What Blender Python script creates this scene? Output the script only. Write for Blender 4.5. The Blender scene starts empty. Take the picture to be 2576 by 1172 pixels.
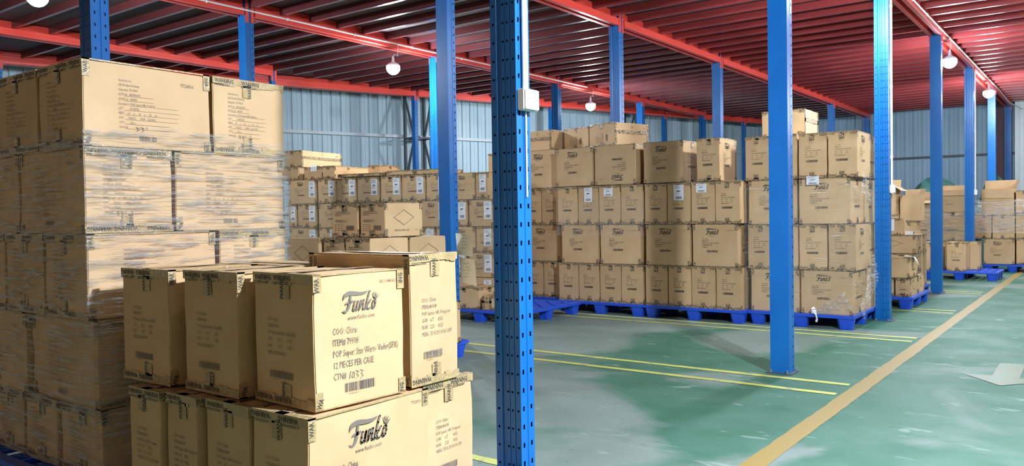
import bpy, bmesh, math, random
from mathutils import Vector, Matrix
random.seed(7)
sc = bpy.context.scene
COL = sc.collection
# ---------------------------------------------------------------- camera
YAW, PITCH, ROLL, FPX = 0.6417, -0.0230, -0.0158, 2010.97
CAMZ = 1.2
f_ = Vector((-math.sin(YAW)*math.cos(PITCH), math.cos(YAW)*math.cos(PITCH), math.sin(PITCH)))
r_ = Vector((math.cos(YAW), math.sin(YAW), 0)); u_ = r_.cross(f_)
R_ = r_*math.cos(ROLL)+u_*math.sin(ROLL); U_ = -r_*math.sin(ROLL)+u_*math.cos(ROLL)
cam = bpy.data.objects.new('camera', bpy.data.cameras.new('camera')); COL.objects.link(cam)
cam.data.sensor_width = 36; cam.data.lens = FPX/2576*36; cam.data.clip_start = 0.05
M = Matrix((R_, U_, -f_)).transposed().to_4x4(); M.translation = Vector((0, 0, CAMZ))
cam.matrix_world = M; sc.camera = cam
def project(p):
    d = Vector(p)-Vector((0, 0, CAMZ)); z = d.dot(f_)
    return (1288+FPX*d.dot(R_)/z, 586-FPX*d.dot(U_)/z, z) if z > .05 else (0, 0, z)
# ---------------------------------------------------------------- world, view
w = bpy.data.worlds.new('world'); sc.world = w; w.use_nodes = True
bg = w.node_tree.nodes['Background']; bg.inputs[0].default_value = (1.0, 0.77, 0.58, 1); bg.inputs[1].default_value = 0.34
vs = sc.view_settings; vs.view_transform = 'Standard'; vs.look = 'None'; vs.gamma = 1; vs.use_curve_mapping = False
vs.exposure = 0.0
sc.cycles.use_denoising = True
sc.cycles.max_bounces = 8; sc.cycles.transparent_max_bounces = 12; sc.cycles.caustics_reflective = False
LAMP_L = 2650.0   # radiance of a lit bulb
LAMP_R = 0.095
# (x, y, z) of every lamp of the place; the last ones hang over the aisle beside and behind the camera
LAMPS = [(-8.12, 3.43, 3.33), (-8.12, 8.12, 3.30), (-8.12, 13.5, 3.30), (-1.83, 8.25, 3.34), (-1.83, 12.98, 3.29), (-1.83, 17.6, 3.36),
         (1.10, 2.50, 3.35), (1.15, 9.8, 3.35), (1.15, 17.0, 3.35)]

# ---------------------------------------------------------------- materials
def mat(name, col, rough=.6, metal=0., spec=.5, noise=None, bump=0., bscale=50., coat=0.):
    m = bpy.data.materials.new(name); m.use_nodes = True; nt = m.node_tree; b = nt.nodes['Principled BSDF']
    b.inputs['Base Color'].default_value = (*col, 1); b.inputs['Roughness'].default_value = rough
    b.inputs['Metallic'].default_value = metal; b.inputs['Specular IOR Level'].default_value = spec
    b.inputs['Coat Weight'].default_value = coat
    if noise or bump:
        tc = nt.nodes.new('ShaderNodeTexCoord')
    if noise:      # (scale, colour2, lo, hi)
        n = nt.nodes.new('ShaderNodeTexNoise'); n.inputs['Scale'].default_value = noise[0]; n.inputs['Detail'].default_value = 5
        rp = nt.nodes.new('ShaderNodeValToRGB'); rp.color_ramp.elements[0].position = noise[2]; rp.color_ramp.elements[1].position = noise[3]
        rp.color_ramp.elements[0].color = (*col, 1); rp.color_ramp.elements[1].color = (*noise[1], 1)
        nt.links.new(tc.outputs['Object'], n.inputs['Vector']); nt.links.new(n.outputs['Fac'], rp.inputs['Fac']); nt.links.new(rp.outputs['Color'], b.inputs['Base Color'])
    if bump:
        n2 = nt.nodes.new('ShaderNodeTexNoise'); n2.inputs['Scale'].default_value = bscale; n2.inputs['Detail'].default_value = 3
        bp = nt.nodes.new('ShaderNodeBump'); bp.inputs['Strength'].default_value = bump; bp.inputs['Distance'].default_value = .01
        nt.links.new(tc.outputs['Object'], n2.inputs['Vector']); nt.links.new(n2.outputs['Fac'], bp.inputs['Height']); nt.links.new(bp.outputs['Normal'], b.inputs['Normal'])
    return m
def emis(name, col, s):
    m = bpy.data.materials.new(name); m.use_nodes = True; nt = m.node_tree; nt.nodes.clear()
    e = nt.nodes.new('ShaderNodeEmission'); e.inputs[0].default_value = (*col, 1); e.inputs[1].default_value = s
    o = nt.nodes.new('ShaderNodeOutputMaterial'); nt.links.new(e.outputs[0], o.inputs[0]); return m
def cardboard():
    m = bpy.data.materials.new('cardboard'); m.use_nodes = True; nt = m.node_tree; b = nt.nodes['Principled BSDF']; L = nt.links.new
    tc = nt.nodes.new('ShaderNodeTexCoord'); oi = nt.nodes.new('ShaderNodeObjectInfo')
    n = nt.nodes.new('ShaderNodeTexNoise'); n.inputs['Scale'].default_value = 4; n.inputs['Detail'].default_value = 6; L(tc.outputs['Object'], n.inputs['Vector'])
    rp = nt.nodes.new('ShaderNodeValToRGB'); rp.color_ramp.elements[0].position = .3; rp.color_ramp.elements[1].position = .75
    rp.color_ramp.elements[0].color = (.52, .34, .17, 1); rp.color_ramp.elements[1].color = (.61, .42, .225, 1); L(n.outputs['Fac'], rp.inputs['Fac'])
    hs = nt.nodes.new('ShaderNodeHueSaturation'); L(rp.outputs['Color'], hs.inputs['Color'])
    mr = nt.nodes.new('ShaderNodeMapRange'); mr.inputs['To Min'].default_value = .88; mr.inputs['To Max'].default_value = 1.1; L(oi.outputs['Random'], mr.inputs['Value']); L(mr.outputs[0], hs.inputs['Value'])
    L(hs.outputs['Color'], b.inputs['Base Color']); b.inputs['Roughness'].default_value = .62; b.inputs['Specular IOR Level'].default_value = .3
    n2 = nt.nodes.new('ShaderNodeTexNoise'); n2.inputs['Scale'].default_value = 9; n2.inputs['Detail'].default_value = 8; L(tc.outputs['Object'], n2.inputs['Vector'])
    bp = nt.nodes.new('ShaderNodeBump'); bp.inputs['Strength'].default_value = .25; bp.inputs['Distance'].default_value = .012
    L(n2.outputs['Fac'], bp.inputs['Height']); L(bp.outputs['Normal'], b.inputs['Normal'])
    return m
def tapemat(name, printed):
    m = bpy.data.materials.new(name); m.use_nodes = True; nt = m.node_tree; b = nt.nodes['Principled BSDF']; L = nt.links.new
    tc = nt.nodes.new('ShaderNodeTexCoord')
    b.inputs['Roughness'].default_value = .16
    n = nt.nodes.new('ShaderNodeTexNoise'); n.inputs['Scale'].default_value = 55 if printed else 20; n.inputs['Detail'].default_value = 4; L(tc.outputs['Object'], n.inputs['Vector'])
    rp = nt.nodes.new('ShaderNodeValToRGB'); rp.color_ramp.elements[0].position = .40 if printed else .3; rp.color_ramp.elements[1].position = .53 if printed else .7
    rp.color_ramp.elements[0].color = (.10, .07, .045, 1) if printed else (.36, .26, .12, 1); rp.color_ramp.elements[1].color = (.36, .25, .13, 1) if printed else (.46, .34, .17, 1)
    L(n.outputs['Fac'], rp.inputs['Fac']); L(rp.outputs['Color'], b.inputs['Base Color'])
    n2 = nt.nodes.new('ShaderNodeTexNoise'); n2.inputs['Scale'].default_value = 60; n2.inputs['Detail'].default_value = 3; L(tc.outputs['Object'], n2.inputs['Vector'])
    bp = nt.nodes.new('ShaderNodeBump'); bp.inputs['Strength'].default_value = .7; bp.inputs['Distance'].default_value = .01
    L(n2.outputs['Fac'], bp.inputs['Height']); L(bp.outputs['Normal'], b.inputs['Normal'])
    return m
def wrapmat(name, haze, streak, lo=.46, hi=.66, df_=.35):
    m = bpy.data.materials.new(name); m.use_nodes = True; nt = m.node_tree; nt.nodes.clear(); L = nt.links.new
    out = nt.nodes.new('ShaderNodeOutputMaterial'); tc = nt.nodes.new('ShaderNodeTexCoord')
    mp = nt.nodes.new('ShaderNodeMapping'); mp.inputs['Scale'].default_value = (3.4, 3.4, 50); mp.inputs['Rotation'].default_value = (.05, .07, 0); L(tc.outputs['Object'], mp.inputs['Vector'])
    n = nt.nodes.new('ShaderNodeTexNoise'); n.inputs['Scale'].default_value = 1.6; n.inputs['Detail'].default_value = 7; n.inputs['Roughness'].default_value = .62; n.inputs['Distortion'].default_value = .5; L(mp.outputs[0], n.inputs['Vector'])
    bp = nt.nodes.new('ShaderNodeBump'); bp.inputs['Strength'].default_value = 1; bp.inputs['Distance'].default_value = .06; L(n.outputs['Fac'], bp.inputs['Height'])
    rp = nt.nodes.new('ShaderNodeValToRGB'); rp.color_ramp.elements[0].position = lo; rp.color_ramp.elements[1].position = hi
    rp.color_ramp.elements[0].color = (.035, .035, .035, 1); rp.color_ramp.elements[1].color = (streak, streak, streak, 1); L(n.outputs['Fac'], rp.inputs['Fac'])
    tr = nt.nodes.new('ShaderNodeBsdfTransparent'); gl = nt.nodes.new('ShaderNodeBsdfGlossy'); gl.inputs['Roughness'].default_value = .36; L(bp.outputs['Normal'], gl.inputs['Normal'])
    df = nt.nodes.new('ShaderNodeBsdfDiffuse'); df.inputs['Color'].default_value = (.8, .78, .74, 1)
    m1 = nt.nodes.new('ShaderNodeMixShader'); m1.inputs[0].default_value = haze; L(tr.outputs[0], m1.inputs[1]); L(df.outputs[0], m1.inputs[2])
    m2 = nt.nodes.new('ShaderNodeMixShader'); L(rp.outputs['Color'], m2.inputs[0]); L(m1.outputs[0], m2.inputs[1]); m3 = nt.nodes.new('ShaderNodeMixShader'); m3.inputs[0].default_value = .7; L(tr.outputs[0], m3.inputs[1]); L(gl.outputs[0], m3.inputs[2]); m4 = nt.nodes.new('ShaderNodeMixShader'); m4.inputs[0].default_value = df_; L(m3.outputs[0], m4.inputs[1]); L(df.outputs[0], m4.inputs[2]); L(m4.outputs[0], m2.inputs[2]); L(m2.outputs[0], out.inputs[0])
    return m
def floormat():
    m = bpy.data.materials.new('floor_paint'); m.use_nodes = True; nt = m.node_tree; b = nt.nodes['Principled BSDF']; L = nt.links.new
    tc = nt.nodes.new('ShaderNodeTexCoord')
    def noise(s, d, dist=0., sc3=None):
        n = nt.nodes.new('ShaderNodeTexNoise'); n.inputs['Scale'].default_value = s; n.inputs['Detail'].default_value = d; n.inputs['Distortion'].default_value = dist
        if sc3:
            mp = nt.nodes.new('ShaderNodeMapping'); mp.inputs['Scale'].default_value = sc3; mp.inputs['Rotation'].default_value = (0, 0, .5); L(tc.outputs['Object'], mp.inputs['Vector']); L(mp.outputs[0], n.inputs['Vector'])
        else: L(tc.outputs['Object'], n.inputs['Vector'])
        return n
    def ramp(src, p0, c0, p1, c1):
        r = nt.nodes.new('ShaderNodeValToRGB'); e = r.color_ramp.elements; e[0].position = p0; e[1].position = p1; e[0].color = (*c0, 1); e[1].color = (*c1, 1); L(src, r.inputs['Fac']); return r
    def mix(a, c, f, mode='MIX'):
        x = nt.nodes.new('ShaderNodeMix'); x.data_type = 'RGBA'; x.blend_type = mode; L(f, x.inputs['Factor']); L(a, x.inputs['A'])
        if isinstance(c, tuple): x.inputs['B'].default_value = (*c, 1)
        else: L(c, x.inputs['B'])
        return x.outputs['Result']
    base = ramp(noise(1.1, 8).outputs['Fac'], .35, (.15, .195, .165), .7, (.20, .245, .21))
    patch = ramp(noise(.42, 4, .6).outputs['Fac'], .53, (0, 0, 0), .565, (1, 1, 1))
    # newer, greener paint lies over the old grey coat in big irregular patches, most of it towards the aisle
    sx = nt.nodes.new('ShaderNodeSeparateXYZ'); L(tc.outputs['Object'], sx.inputs[0])
    gx = nt.nodes.new('ShaderNodeMapRange'); gx.inputs['From Min'].default_value = -4.2; gx.inputs['From Max'].default_value = -1.2; L(sx.outputs['X'], gx.inputs['Value'])
    add = nt.nodes.new('ShaderNodeMath'); add.operation = 'MULTIPLY_ADD'; add.inputs[1].default_value = .22; nl = noise(.55, 5, .8); L(gx.outputs[0], add.inputs[0]); L(nl.outputs['Fac'], add.inputs[2])
    patch = ramp(add.outputs[0], .565, (0, 0, 0), .655, (1, 1, 1))
    green = ramp(noise(3, 7).outputs['Fac'], .3, (.035, .118, .07), .75, (.066, .158, .108))
    c = mix(base.outputs['Color'], green.outputs['Color'], patch.outputs['Color'])
    pale = ramp(noise(2.6, 9, 1.2, (1, 2.6, 1)).outputs['Fac'], .64, (0, 0, 0), .68, (.55, .55, .55))
    c = mix(c, (.24, .31, .27), pale.outputs['Color'])
    dk = ramp(noise(5.5, 6, 2.5, (1, 3.5, 1)).outputs['Fac'], .665, (0, 0, 0), .69, (.7, .7, .7))
    c = mix(c, (.07, .12, .10), dk.outputs['Color'])
    L(c, b.inputs['Base Color'])
    rr = ramp(noise(2.2, 5).outputs['Fac'], .3, (.50,)*3, .8, (.70,)*3); L(rr.outputs['Color'], b.inputs['Roughness']); b.inputs['Specular IOR Level'].default_value = .22
    bp = nt.nodes.new('ShaderNodeBump'); bp.inputs['Strength'].default_value = .35; bp.inputs['Distance'].default_value = .02; L(noise(7, 8, .5, (1, 2.2, 1)).outputs['Fac'], bp.inputs['Height']); L(bp.outputs['Normal'], b.inputs['Normal'])
    return m
def paintline(name, c1, under=(.16, .23, .2), thr=.6):
    m = bpy.data.materials.new(name); m.use_nodes = True; nt = m.node_tree; b = nt.nodes['Principled BSDF']; L = nt.links.new
    tc = nt.nodes.new('ShaderNodeTexCoord'); n = nt.nodes.new('ShaderNodeTexNoise'); n.inputs['Scale'].default_value = 7; n.inputs['Detail'].default_value = 9; n.inputs['Roughness'].default_value = .7; L(tc.outputs['Object'], n.inputs['Vector'])
    r = nt.nodes.new('ShaderNodeValToRGB'); e = r.color_ramp.elements; e[0].position = thr; e[1].position = thr+.06; e[0].color = (*c1, 1); e[1].color = (*under, 1); L(n.outputs['Fac'], r.inputs['Fac'])
    L(r.outputs['Color'], b.inputs['Base Color']); b.inputs['Roughness'].default_value = .5
    return m
MT = dict(
    card=cardboard(), tape=tapemat('printed_packing_tape', True), tape2=tapemat('clear_packing_tape', False),
    ink=mat('brown_ink', (.175, .145, .11), .7), ink2=mat('dark_brown_ink', (.10, .07, .045), .7), inkd=mat('black_ink', (.05, .042, .035), .6), inkl=mat('faded_ink', (.2, .14, .085), .7), white=mat('label_paper', (.78, .79, .8), .5), pen=mat('label_ink', (.06, .06, .07), .6),
    blue=mat('blue_steel', (.004, .105, .36), .36, spec=.4, noise=(3, (.005, .135, .42), .35, .7), bump=.04, bscale=12),
    red=mat('red_steel', (.80, .075, .05), .3, spec=.5, noise=(2, (.72, .06, .045), .3, .8), bump=.03, bscale=9),
    redj=mat('red_joist_steel', (.33, .048, .048), .26, spec=.6, noise=(2, (.26, .04, .042), .3, .8), bump=.03, bscale=6), redj_shaded=mat('shade_darkened_joist_steel', (.15, .034, .036), .22, spec=.7, noise=(2, (.115, .03, .033), .3, .8), bump=.03, bscale=6),  # second one: same red joists, shade of the dim bays put into the colour
    deck=mat('brown_deck_board', (.07, .042, .045), .7, noise=(1.5, (.10, .06, .06), .3, .8)),
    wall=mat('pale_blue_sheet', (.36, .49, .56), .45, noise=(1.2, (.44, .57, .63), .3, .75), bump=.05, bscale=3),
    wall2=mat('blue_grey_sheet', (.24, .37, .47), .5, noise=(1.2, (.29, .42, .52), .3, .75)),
    grey=mat('galvanised_rail', (.5, .56, .58), .4), dark=mat('dark_steel', (.06, .075, .09), .5), maroon=mat('maroon_steel', (.09, .04, .06), .5),
    plastic=mat('blue_plastic', (.012, .075, .62), .38, noise=(6, (.02, .095, .52), .35, .75)),
    wrap=wrapmat('stretch_film', .03, .9, .48, .62, .12), wrap2=wrapmat('thin_stretch_film', .03, .7, .60, .74, .25), wplastic=mat('white_plastic', (.80, .80, .80), .35), steel=mat('zinc', (.5, .5, .5), .35, metal=.8),
    bulb=emis('cool_lit_bulb', (.80, .90, 1.0), LAMP_L*.38), bulba=emis('aisle_lit_bulb', (.88, .95, 1.0), LAMP_L*.75), bulbw=emis('near_lit_bulb', (.84, .94, 1.12), LAMP_L*2.95), floor=floormat(), yellow=paintline('yellow_floor_paint', (.47, .48, .11), thr=.56), orange=paintline('orange_floor_paint', (.27, .185, .042), thr=.66), faded=paintline('faded_orange_paint', (.115, .14, .07), (.08, .16, .12), .56),
    tarp=mat('green_tarp', (.05, .14, .12), .45, noise=(4, (.10, .22, .19), .3, .75), bump=.8, bscale=9),
    film=mat('film_knot', (.75, .75, .74), .3, bump=.5, bscale=30),
)
# ---------------------------------------------------------------- mesh helpers
def link(o): COL.objects.link(o); return o
def tag(o, label=None, cat=None, group=None, kind=None):
    if label: o['label'] = label
    if cat: o['category'] = cat
    if group: o['group'] = group
    if kind: o['kind'] = kind
    return o
def empty(name, loc=(0, 0, 0), yaw=0., **k):
    o = bpy.data.objects.new(name, None); o.empty_display_size = .1; o.location = loc; o.rotation_euler = (0, 0, yaw); link(o); return tag(o, **k)
def mobj(name, me, m, parent=None, loc=(0, 0, 0), rot=(0, 0, 0), **k):
    if not me.materials: me.materials.append(m)
    o = bpy.data.objects.new(name, me); o.location = loc; o.rotation_euler = rot; link(o)
    if parent: o.parent = parent
    return tag(o, **k)
class MB:
    def __init__(s): s.v = []; s.f = []
    def quad(s, *p): n = len(s.v); s.v += [tuple(q) for q in p]; s.f.append(tuple(range(n, n+len(p))))
    def box(s, x0, x1, y0, y1, z0, z1):
        n = len(s.v); s.v += [(x0, y0, z0), (x1, y0, z0), (x1, y1, z0), (x0, y1, z0), (x0, y0, z1), (x1, y0, z1), (x1, y1, z1), (x0, y1, z1)]
        for q in ((3, 2, 1, 0), (4, 5, 6, 7), (0, 1, 5, 4), (1, 2, 6, 5), (2, 3, 7, 6), (3, 0, 4, 7)): s.f.append(tuple(n+i for i in q))
    def bar(s, a, b, w, h=None):
        a = Vector(a); b = Vector(b); d = (b-a).normalized(); h = h or w
        up = Vector((0, 0, 1)) if abs(d.z) < .95 else Vector((0, 1, 0)); x = d.cross(up).normalized(); y = x.cross(d)
        n = len(s.v)
        for p in (a, b):
            for i, j in ((-1, -1), (1, -1), (1, 1), (-1, 1)): s.v.append(tuple(p+x*i*w/2+y*j*h/2))
        for q in ((3, 2, 1, 0), (4, 5, 6, 7), (0, 1, 5, 4), (1, 2, 6, 5), (2, 3, 7, 6), (3, 0, 4, 7)): s.f.append(tuple(n+i for i in q))
    def tube(s, pts, r, seg=8):
        rings = []
        for i, p in enumerate(pts):
            p = Vector(p); d = (Vector(pts[min(i+1, len(pts)-1)])-Vector(pts[max(i-1, 0)])).normalized()
            up = Vector((0, 0, 1)) if abs(d.z) < .9 else Vector((0, 1, 0)); x = d.cross(up).normalized(); y = x.cross(d); n = len(s.v); rings.append(n)
            for k in range(seg): a = 2*math.pi*k/seg; s.v.append(tuple(p+x*math.cos(a)*r+y*math.sin(a)*r))
        for a, b in zip(rings, rings[1:]):
            for k in range(seg): s.f.append((a+k, a+(k+1) % seg, b+(k+1) % seg, b+k))
        s.f.append(tuple(rings[0]+k for k in reversed(range(seg)))); s.f.append(tuple(rings[-1]+k for k in range(seg)))
    def lathe(s, prof, seg=20, c=(0, 0, 0)):
        rings = []
        for r, z in prof:
            n = len(s.v); rings.append(n)
            for k in range(seg): a = 2*math.pi*k/seg; s.v.append((c[0]+r*math.cos(a), c[1]+r*math.sin(a), c[2]+z))
        for a, b in zip(rings, rings[1:]):
            for k in range(seg): s.f.append((a+k, a+(k+1) % seg, b+(k+1) % seg, b+k))
        s.f.append(tuple(rings[0]+k for k in reversed(range(seg)))); s.f.append(tuple(rings[-1]+k for k in range(seg)))
    def mesh(s, name, smooth=False, bevel=0.):
        me = bpy.data.meshes.new(name); me.from_pydata(s.v, [], s.f); me.update()
        if bevel:
            bm = bmesh.new(); bm.from_mesh(me); bmesh.ops.remove_doubles(bm, verts=bm.verts, dist=1e-5)
            bmesh.ops.bevel(bm, geom=[e for e in bm.edges if e.calc_face_angle(0) > .6], offset=bevel, segments=2, affect='EDGES', clamp_overlap=True); bm.to_mesh(me); bm.free()
        if smooth:
            for p in me.polygons: p.use_smooth = True
            me.set_sharp_from_angle(angle=.7)
        return me
# ---------------------------------------------------------------- lettering
_txt = {}
def text_verts(body, size, xs=.72, bold=0.):
    key = (body, round(size, 4), xs, bold)
    if key not in _txt:
        cu = bpy.data.curves.new('t', 'FONT'); cu.body = body; cu.size = size; cu.resolution_u = 1; cu.offset = bold; cu.fill_mode = 'FRONT'
        o = bpy.data.objects.new('t', cu); link(o); me = bpy.data.meshes.new_from_object(o.evaluated_get(bpy.context.evaluated_depsgraph_get()))
        _txt[key] = ([(v.co.x*xs, v.co.y) for v in me.vertices], [tuple(p.vertices) for p in me.polygons])
        bpy.data.objects.remove(o); bpy.data.curves.remove(cu); bpy.data.meshes.remove(me)
    return _txt[key]
class PR:      # flat printing in the plane (x right, y up), built on z = 0
    def __init__(s): s.v = []; s.f = []
    def text(s, body, x, y, size, xs=.72, bold=0., rot=0., right=False):
        vs_, fs = text_verts(body, size, xs, bold); n = len(s.v); c, q = math.cos(rot), math.sin(rot)
        if right and vs_: x -= max(v[0] for v in vs_)
        s.v += [(x+a*c-b*q, y+a*q+b*c, 0) for a, b in vs_]; s.f += [tuple(n+i for i in f) for f in fs]
    def rect(s, x0, y0, x1, y1): n = len(s.v); s.v += [(x0, y0, 0), (x1, y0, 0), (x1, y1, 0), (x0, y1, 0)]; s.f.append((n, n+1, n+2, n+3))
    def poly(s, pts): n = len(s.v); s.v += [(a, b, 0) for a, b in pts]; s.f.append(tuple(range(n, n+len(pts))))
    def stroke(s, pts, wd):
        for (a, b), (c, d) in zip(pts, pts[1:]):
            l = math.hypot(c-a, d-b) or 1; nx, ny = -(d-b)/l*wd/2, (c-a)/l*wd/2; s.poly([(a-nx, b-ny), (c-nx, d-ny), (c+nx, d+ny), (a+nx, b+ny)])
        for a, b in pts: s.poly([(a+wd/2*math.cos(k*math.pi/5), b+wd/2*math.sin(k*math.pi/5)) for k in range(10)])
    def barcode(s, x, y, w_, h_, seed=1, digits=True):
        rd = random.Random(seed); p = 0
        while p < w_:
            b = w_*rd.choice((.008, .012, .02, .028)); s.rect(x+p, y, x+min(p+b, w_), y+h_); p += b+w_*rd.choice((.008, .012, .02))
        if digits: s.text('*7 12345 67890 1*', x+w_*.1, y-h_*.32, h_*.26, .8)
    def mesh(s, name): me = bpy.data.meshes.new(name); me.from_pydata(s.v, [], s.f); me.update(); return me
LOGO_POLY = [[(455, 495), (465, 400), (500, 320), (570, 255), (680, 215), (800, 207), (860, 208), (860, 322), (790, 322), (700, 335), (600, 375), (520, 420)],
             [(860, 208), (1000, 215), (1130, 210), (1240, 192), (1370, 160), (1330, 220), (1230, 270), (1100, 305), (930, 322), (860, 322)],
             [(710, 325), (785, 318), (755, 400), (745, 480), (735, 560), (660, 560), (685, 410)],
             [(740, 478), (835, 468), (810, 530), (740, 560), (640, 585), (600, 585), (525, 615), (550, 560), (600, 520), (670, 490)],
             [(650, 540), (740, 540), (715, 640), (680, 720), (620, 800), (560, 840), (500, 845), (440, 800), (430, 770), (480, 780), (530, 775), (580, 735), (620, 650)],
             [(1590, 345), (1565, 225), (1580, 215), (1620, 305), (1638, 200), (1652, 200), (1662, 312), (1708, 220), (1722, 222), (1695, 325), (1760, 268), (1775, 275), (1708, 380)]]
LOGO_ST = [([(885, 495), (840, 640), (815, 740), (850, 765), (900, 730), (945, 660), (1000, 480), (950, 650), (945, 740)], 54),
           ([(1110, 460), (1060, 620), (1030, 735), (1060, 680), (1120, 560), (1200, 440), (1220, 440), (1190, 570), (1170, 700), (1195, 715), (1250, 670)], 50),
           ([(1450, 160), (1385, 320), (1320, 520), (1265, 700)], 56), ([(1485, 410), (1400, 520), (1345, 575), (1330, 640), (1350, 690), (1400, 690), (1480, 640), (1530, 600)], 46),
           ([(1610, 410), (1565, 480), (1525, 600), (1535, 655), (1570, 665), (1620, 620), (1660, 520), (1665, 430), (1640, 405), (1610, 410)], 46)]
def logo(p, x, y, wd):
    s = wd/1350.
    g = lambda a, b: (x+(a-430)*s, y+(845-(b+.13*(a-430)))*s*1.02+.13*1350*s*0)
    for q in LOGO_POLY: p.poly([g(*t) for t in q])
    for q, t in LOGO_ST: p.stroke([g(*a) for a in q], t*s)
    for c in ((1578, 215), (1645, 192), (1718, 215), (1768, 272)):
        a, b = g(*c); p.poly([(a+16*s*math.cos(k*math.pi/4), b+16*s*math.sin(k*math.pi/4)) for k in range(8)])
_print = {}
def print_mesh(kind, w, h):
    key = (kind, round(w, 2), round(h, 2))
    if key in _print: return _print[key]
    p = PR(); k = kind[0]
    if kind == 'Fs':
        lw = min(.30*w, .34*h); logo(p, .30*w, .755*h, lw); p.text('www.funko.com', .30*w+.2*lw, .715*h, .032*h, .85)
        for i, t in enumerate(('COO: China', 'ITEM# 79918', 'POP Super: Star Wars- Vader(SFX)', '12 PIECES PER CASE', 'CTN# ')): p.text(t, .22*w, (.635-.048*i)*h, .044*h, .66)
        p.stroke([(.30*w, .44*h), (.31*w, .475*h)], .003); p.stroke([(.33*w, .47*h), (.345*w, .455*h), (.33*w, .435*h)], .0025)
        p.barcode(.32*w, .335*h, .25*w, .05*h, 3); p.text('FAC-111844-2415G', .90*w, .84*h, .028*h, .6, right=True)
    elif k == 'F':
        lw = min(.40*w, .44*h); logo(p, .30*w, .70*h, lw)
        p.text('www.funko.com', .30*w+.15*lw, .645*h, min(.05*h, .13*lw), .85)
        code = {'F': ('ITEM# 79918', 'POP Super: Star Wars- Vader(SFX)', '12 PIECES PER CASE', 'CTN# '), 'Fb': ('ITEM# 80318', 'POP Sanrio: HK- Pompom', '36 PIECES PER CASE', 'CTN# ')}[kind if kind in ('F', 'Fb') else 'F']
        if kind != 'Flow':
            for i, t in enumerate(('COO: China',)+code): p.text(t, .19*w, (.545-.085*i)*h, .072*h, .62)
            p.stroke([(.36*w, .20*h), (.375*w, .25*h)], .003); p.stroke([(.40*w, .245*h), (.385*w, .205*h), (.41*w, .2*h), (.415*w, .235*h), (.40*w, .245*h)], .002)
            p.stroke([(.43*w, .25*h), (.46*w, .24*h), (.44*w, .225*h), (.46*w, .205*h), (.43*w, .19*h)], .002); p.stroke([(.48*w, .25*h), (.51*w, .24*h), (.49*w, .225*h), (.51*w, .2*h), (.48*w, .185*h)], .002)
            p.barcode(.31*w, .10*h, .33*w, .068*h, 3)
        p.text('FAC-111844-2415G' if kind == 'F' else 'TTC240516', .93*w, .90*h, .038*h, .6, right=True)
    elif kind == 'Ns':
        for i, t in enumerate((('COO: China',), ('ITEM# 79918',), ('POP Super: Star Wars- Vader(SFX)',), ('G.W.', '8.23', 'KGS'), ('N.W.', '3.81', 'KGS'), ('MEAS: 45X37X48 CM',))):
            for j, q in enumerate(t): p.text(q, (.24+.19*j)*w, (.70-.047*i)*h, .038*h, .62)
        p.barcode(.27*w, .355*h, .42*w, .05*h, 5)
    elif k == 'N':
        L_ = [('COO: China',), ('ITEM# 79918',), ('POP Super: Star Wars- Vader(SFX)',), ('G.W.', '8.23', 'KGS'), ('N.W.', '3.81', 'KGS'), ('MEAS: 45X37X48 CM',)] if kind == 'N' else \
             [('COO: China',), ('ITEM# 80318',), ('POP Sanrio: HK- Pompom',), ('G.W.', '6.7', 'KGS'), ('N.W.', '2.21', 'KGS'), ('MEAS.: 55 X 29.3 X 50 CM',)]
        for i, t in enumerate(L_):
            for j, q in enumerate(t): p.text(q, (.24+.17*j)*w, (.635-.052*i)*h, .042*h, .6 if kind == 'N' else .72)
        p.barcode(.27*w, .20*h, .38*w, .055*h, 5)
    elif k == 'G':
        x0 = .26 if w > .5 else .2; W_ = min(w, .52)
        L_ = ['GameStop, Inc.', '625 Westport Parkway', 'Grapevine, TX 76051', 'GS PO #:   4500032133', 'GS SKU #:   403753', 'Description:  POP Sanrio: HK- Pompom', 'QTY:          36 PIECES', 'MEAS:     60      x      36      x      36     cm', 'G.W.       7.4 KGS        N.W.   2.21 KGS', 'COO:        China', 'Carton #                   of        80']
        for i, t in enumerate(L_):
            y = (.785-.055*i)*h; p.text(t, x0*w, y, .040*h, .68)
            if i > 2: p.rect(x0*w+.05*W_+.05*(i == 5)*W_, y-.008*h, x0*w+(.30, .30, .52, .54, .52, .52, .44, .44)[i-3]*W_, y-.005*h)
        p.stroke([(x0*w+.14*W_, .25*h), (x0*w+.165*W_, .245*h), (x0*w+.15*W_, .235*h), (x0*w+.165*W_, .215*h), (x0*w+.14*W_, .205*h)], .0022)
        p.stroke([(x0*w+.185*W_, .25*h), (x0*w+.21*W_, .245*h), (x0*w+.195*W_, .235*h), (x0*w+.21*W_, .215*h), (x0*w+.185*W_, .2*h)], .0022)
        p.barcode(x0*w+.17*W_, .09*h, .15*W_, .06*h, 8)
        if w > .5: p.text('TTC240516', .75*w, .80*h, .06*h, .62)
    elif k == 'D':
        a, b, c, d = (.5*w, .78*h), (.76*w, .56*h), (.5*w, .34*h), (.24*w, .56*h)
        for q in ((a, b), (b, c), (c, d), (d, a)): p.stroke(q, .0028)
        if kind == 'D': p.text('MADE IN CHINA C/NO.', .25*w, .165*h, .075*h, .8); p.text('11-94', .80*w, .165*h, .06*h, .7, rot=.1)
    elif k == 'J':
        for y, q, z in ((.74, 'MAJIGEN PLUSH COLLECTION ASSORTMENT', .88), (.69, 'MAJIGEN PLUSH TOY TOMORROW 20PCS', .92), (.64, 'C/NO 1-94', .5), (.49, 'PRODUCTS CUSTOMER ORDER NUMBER', .75), (.45, 'SHIPMENT MARK ITEM', .7)):
            p.rect(.14*w, y*h, z*w*.8, (y+.008)*h); vs_ = q.split()[0]; p.rect(.14*w, (y+.012)*h, z*w*.6, (y+.018)*h)
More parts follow.
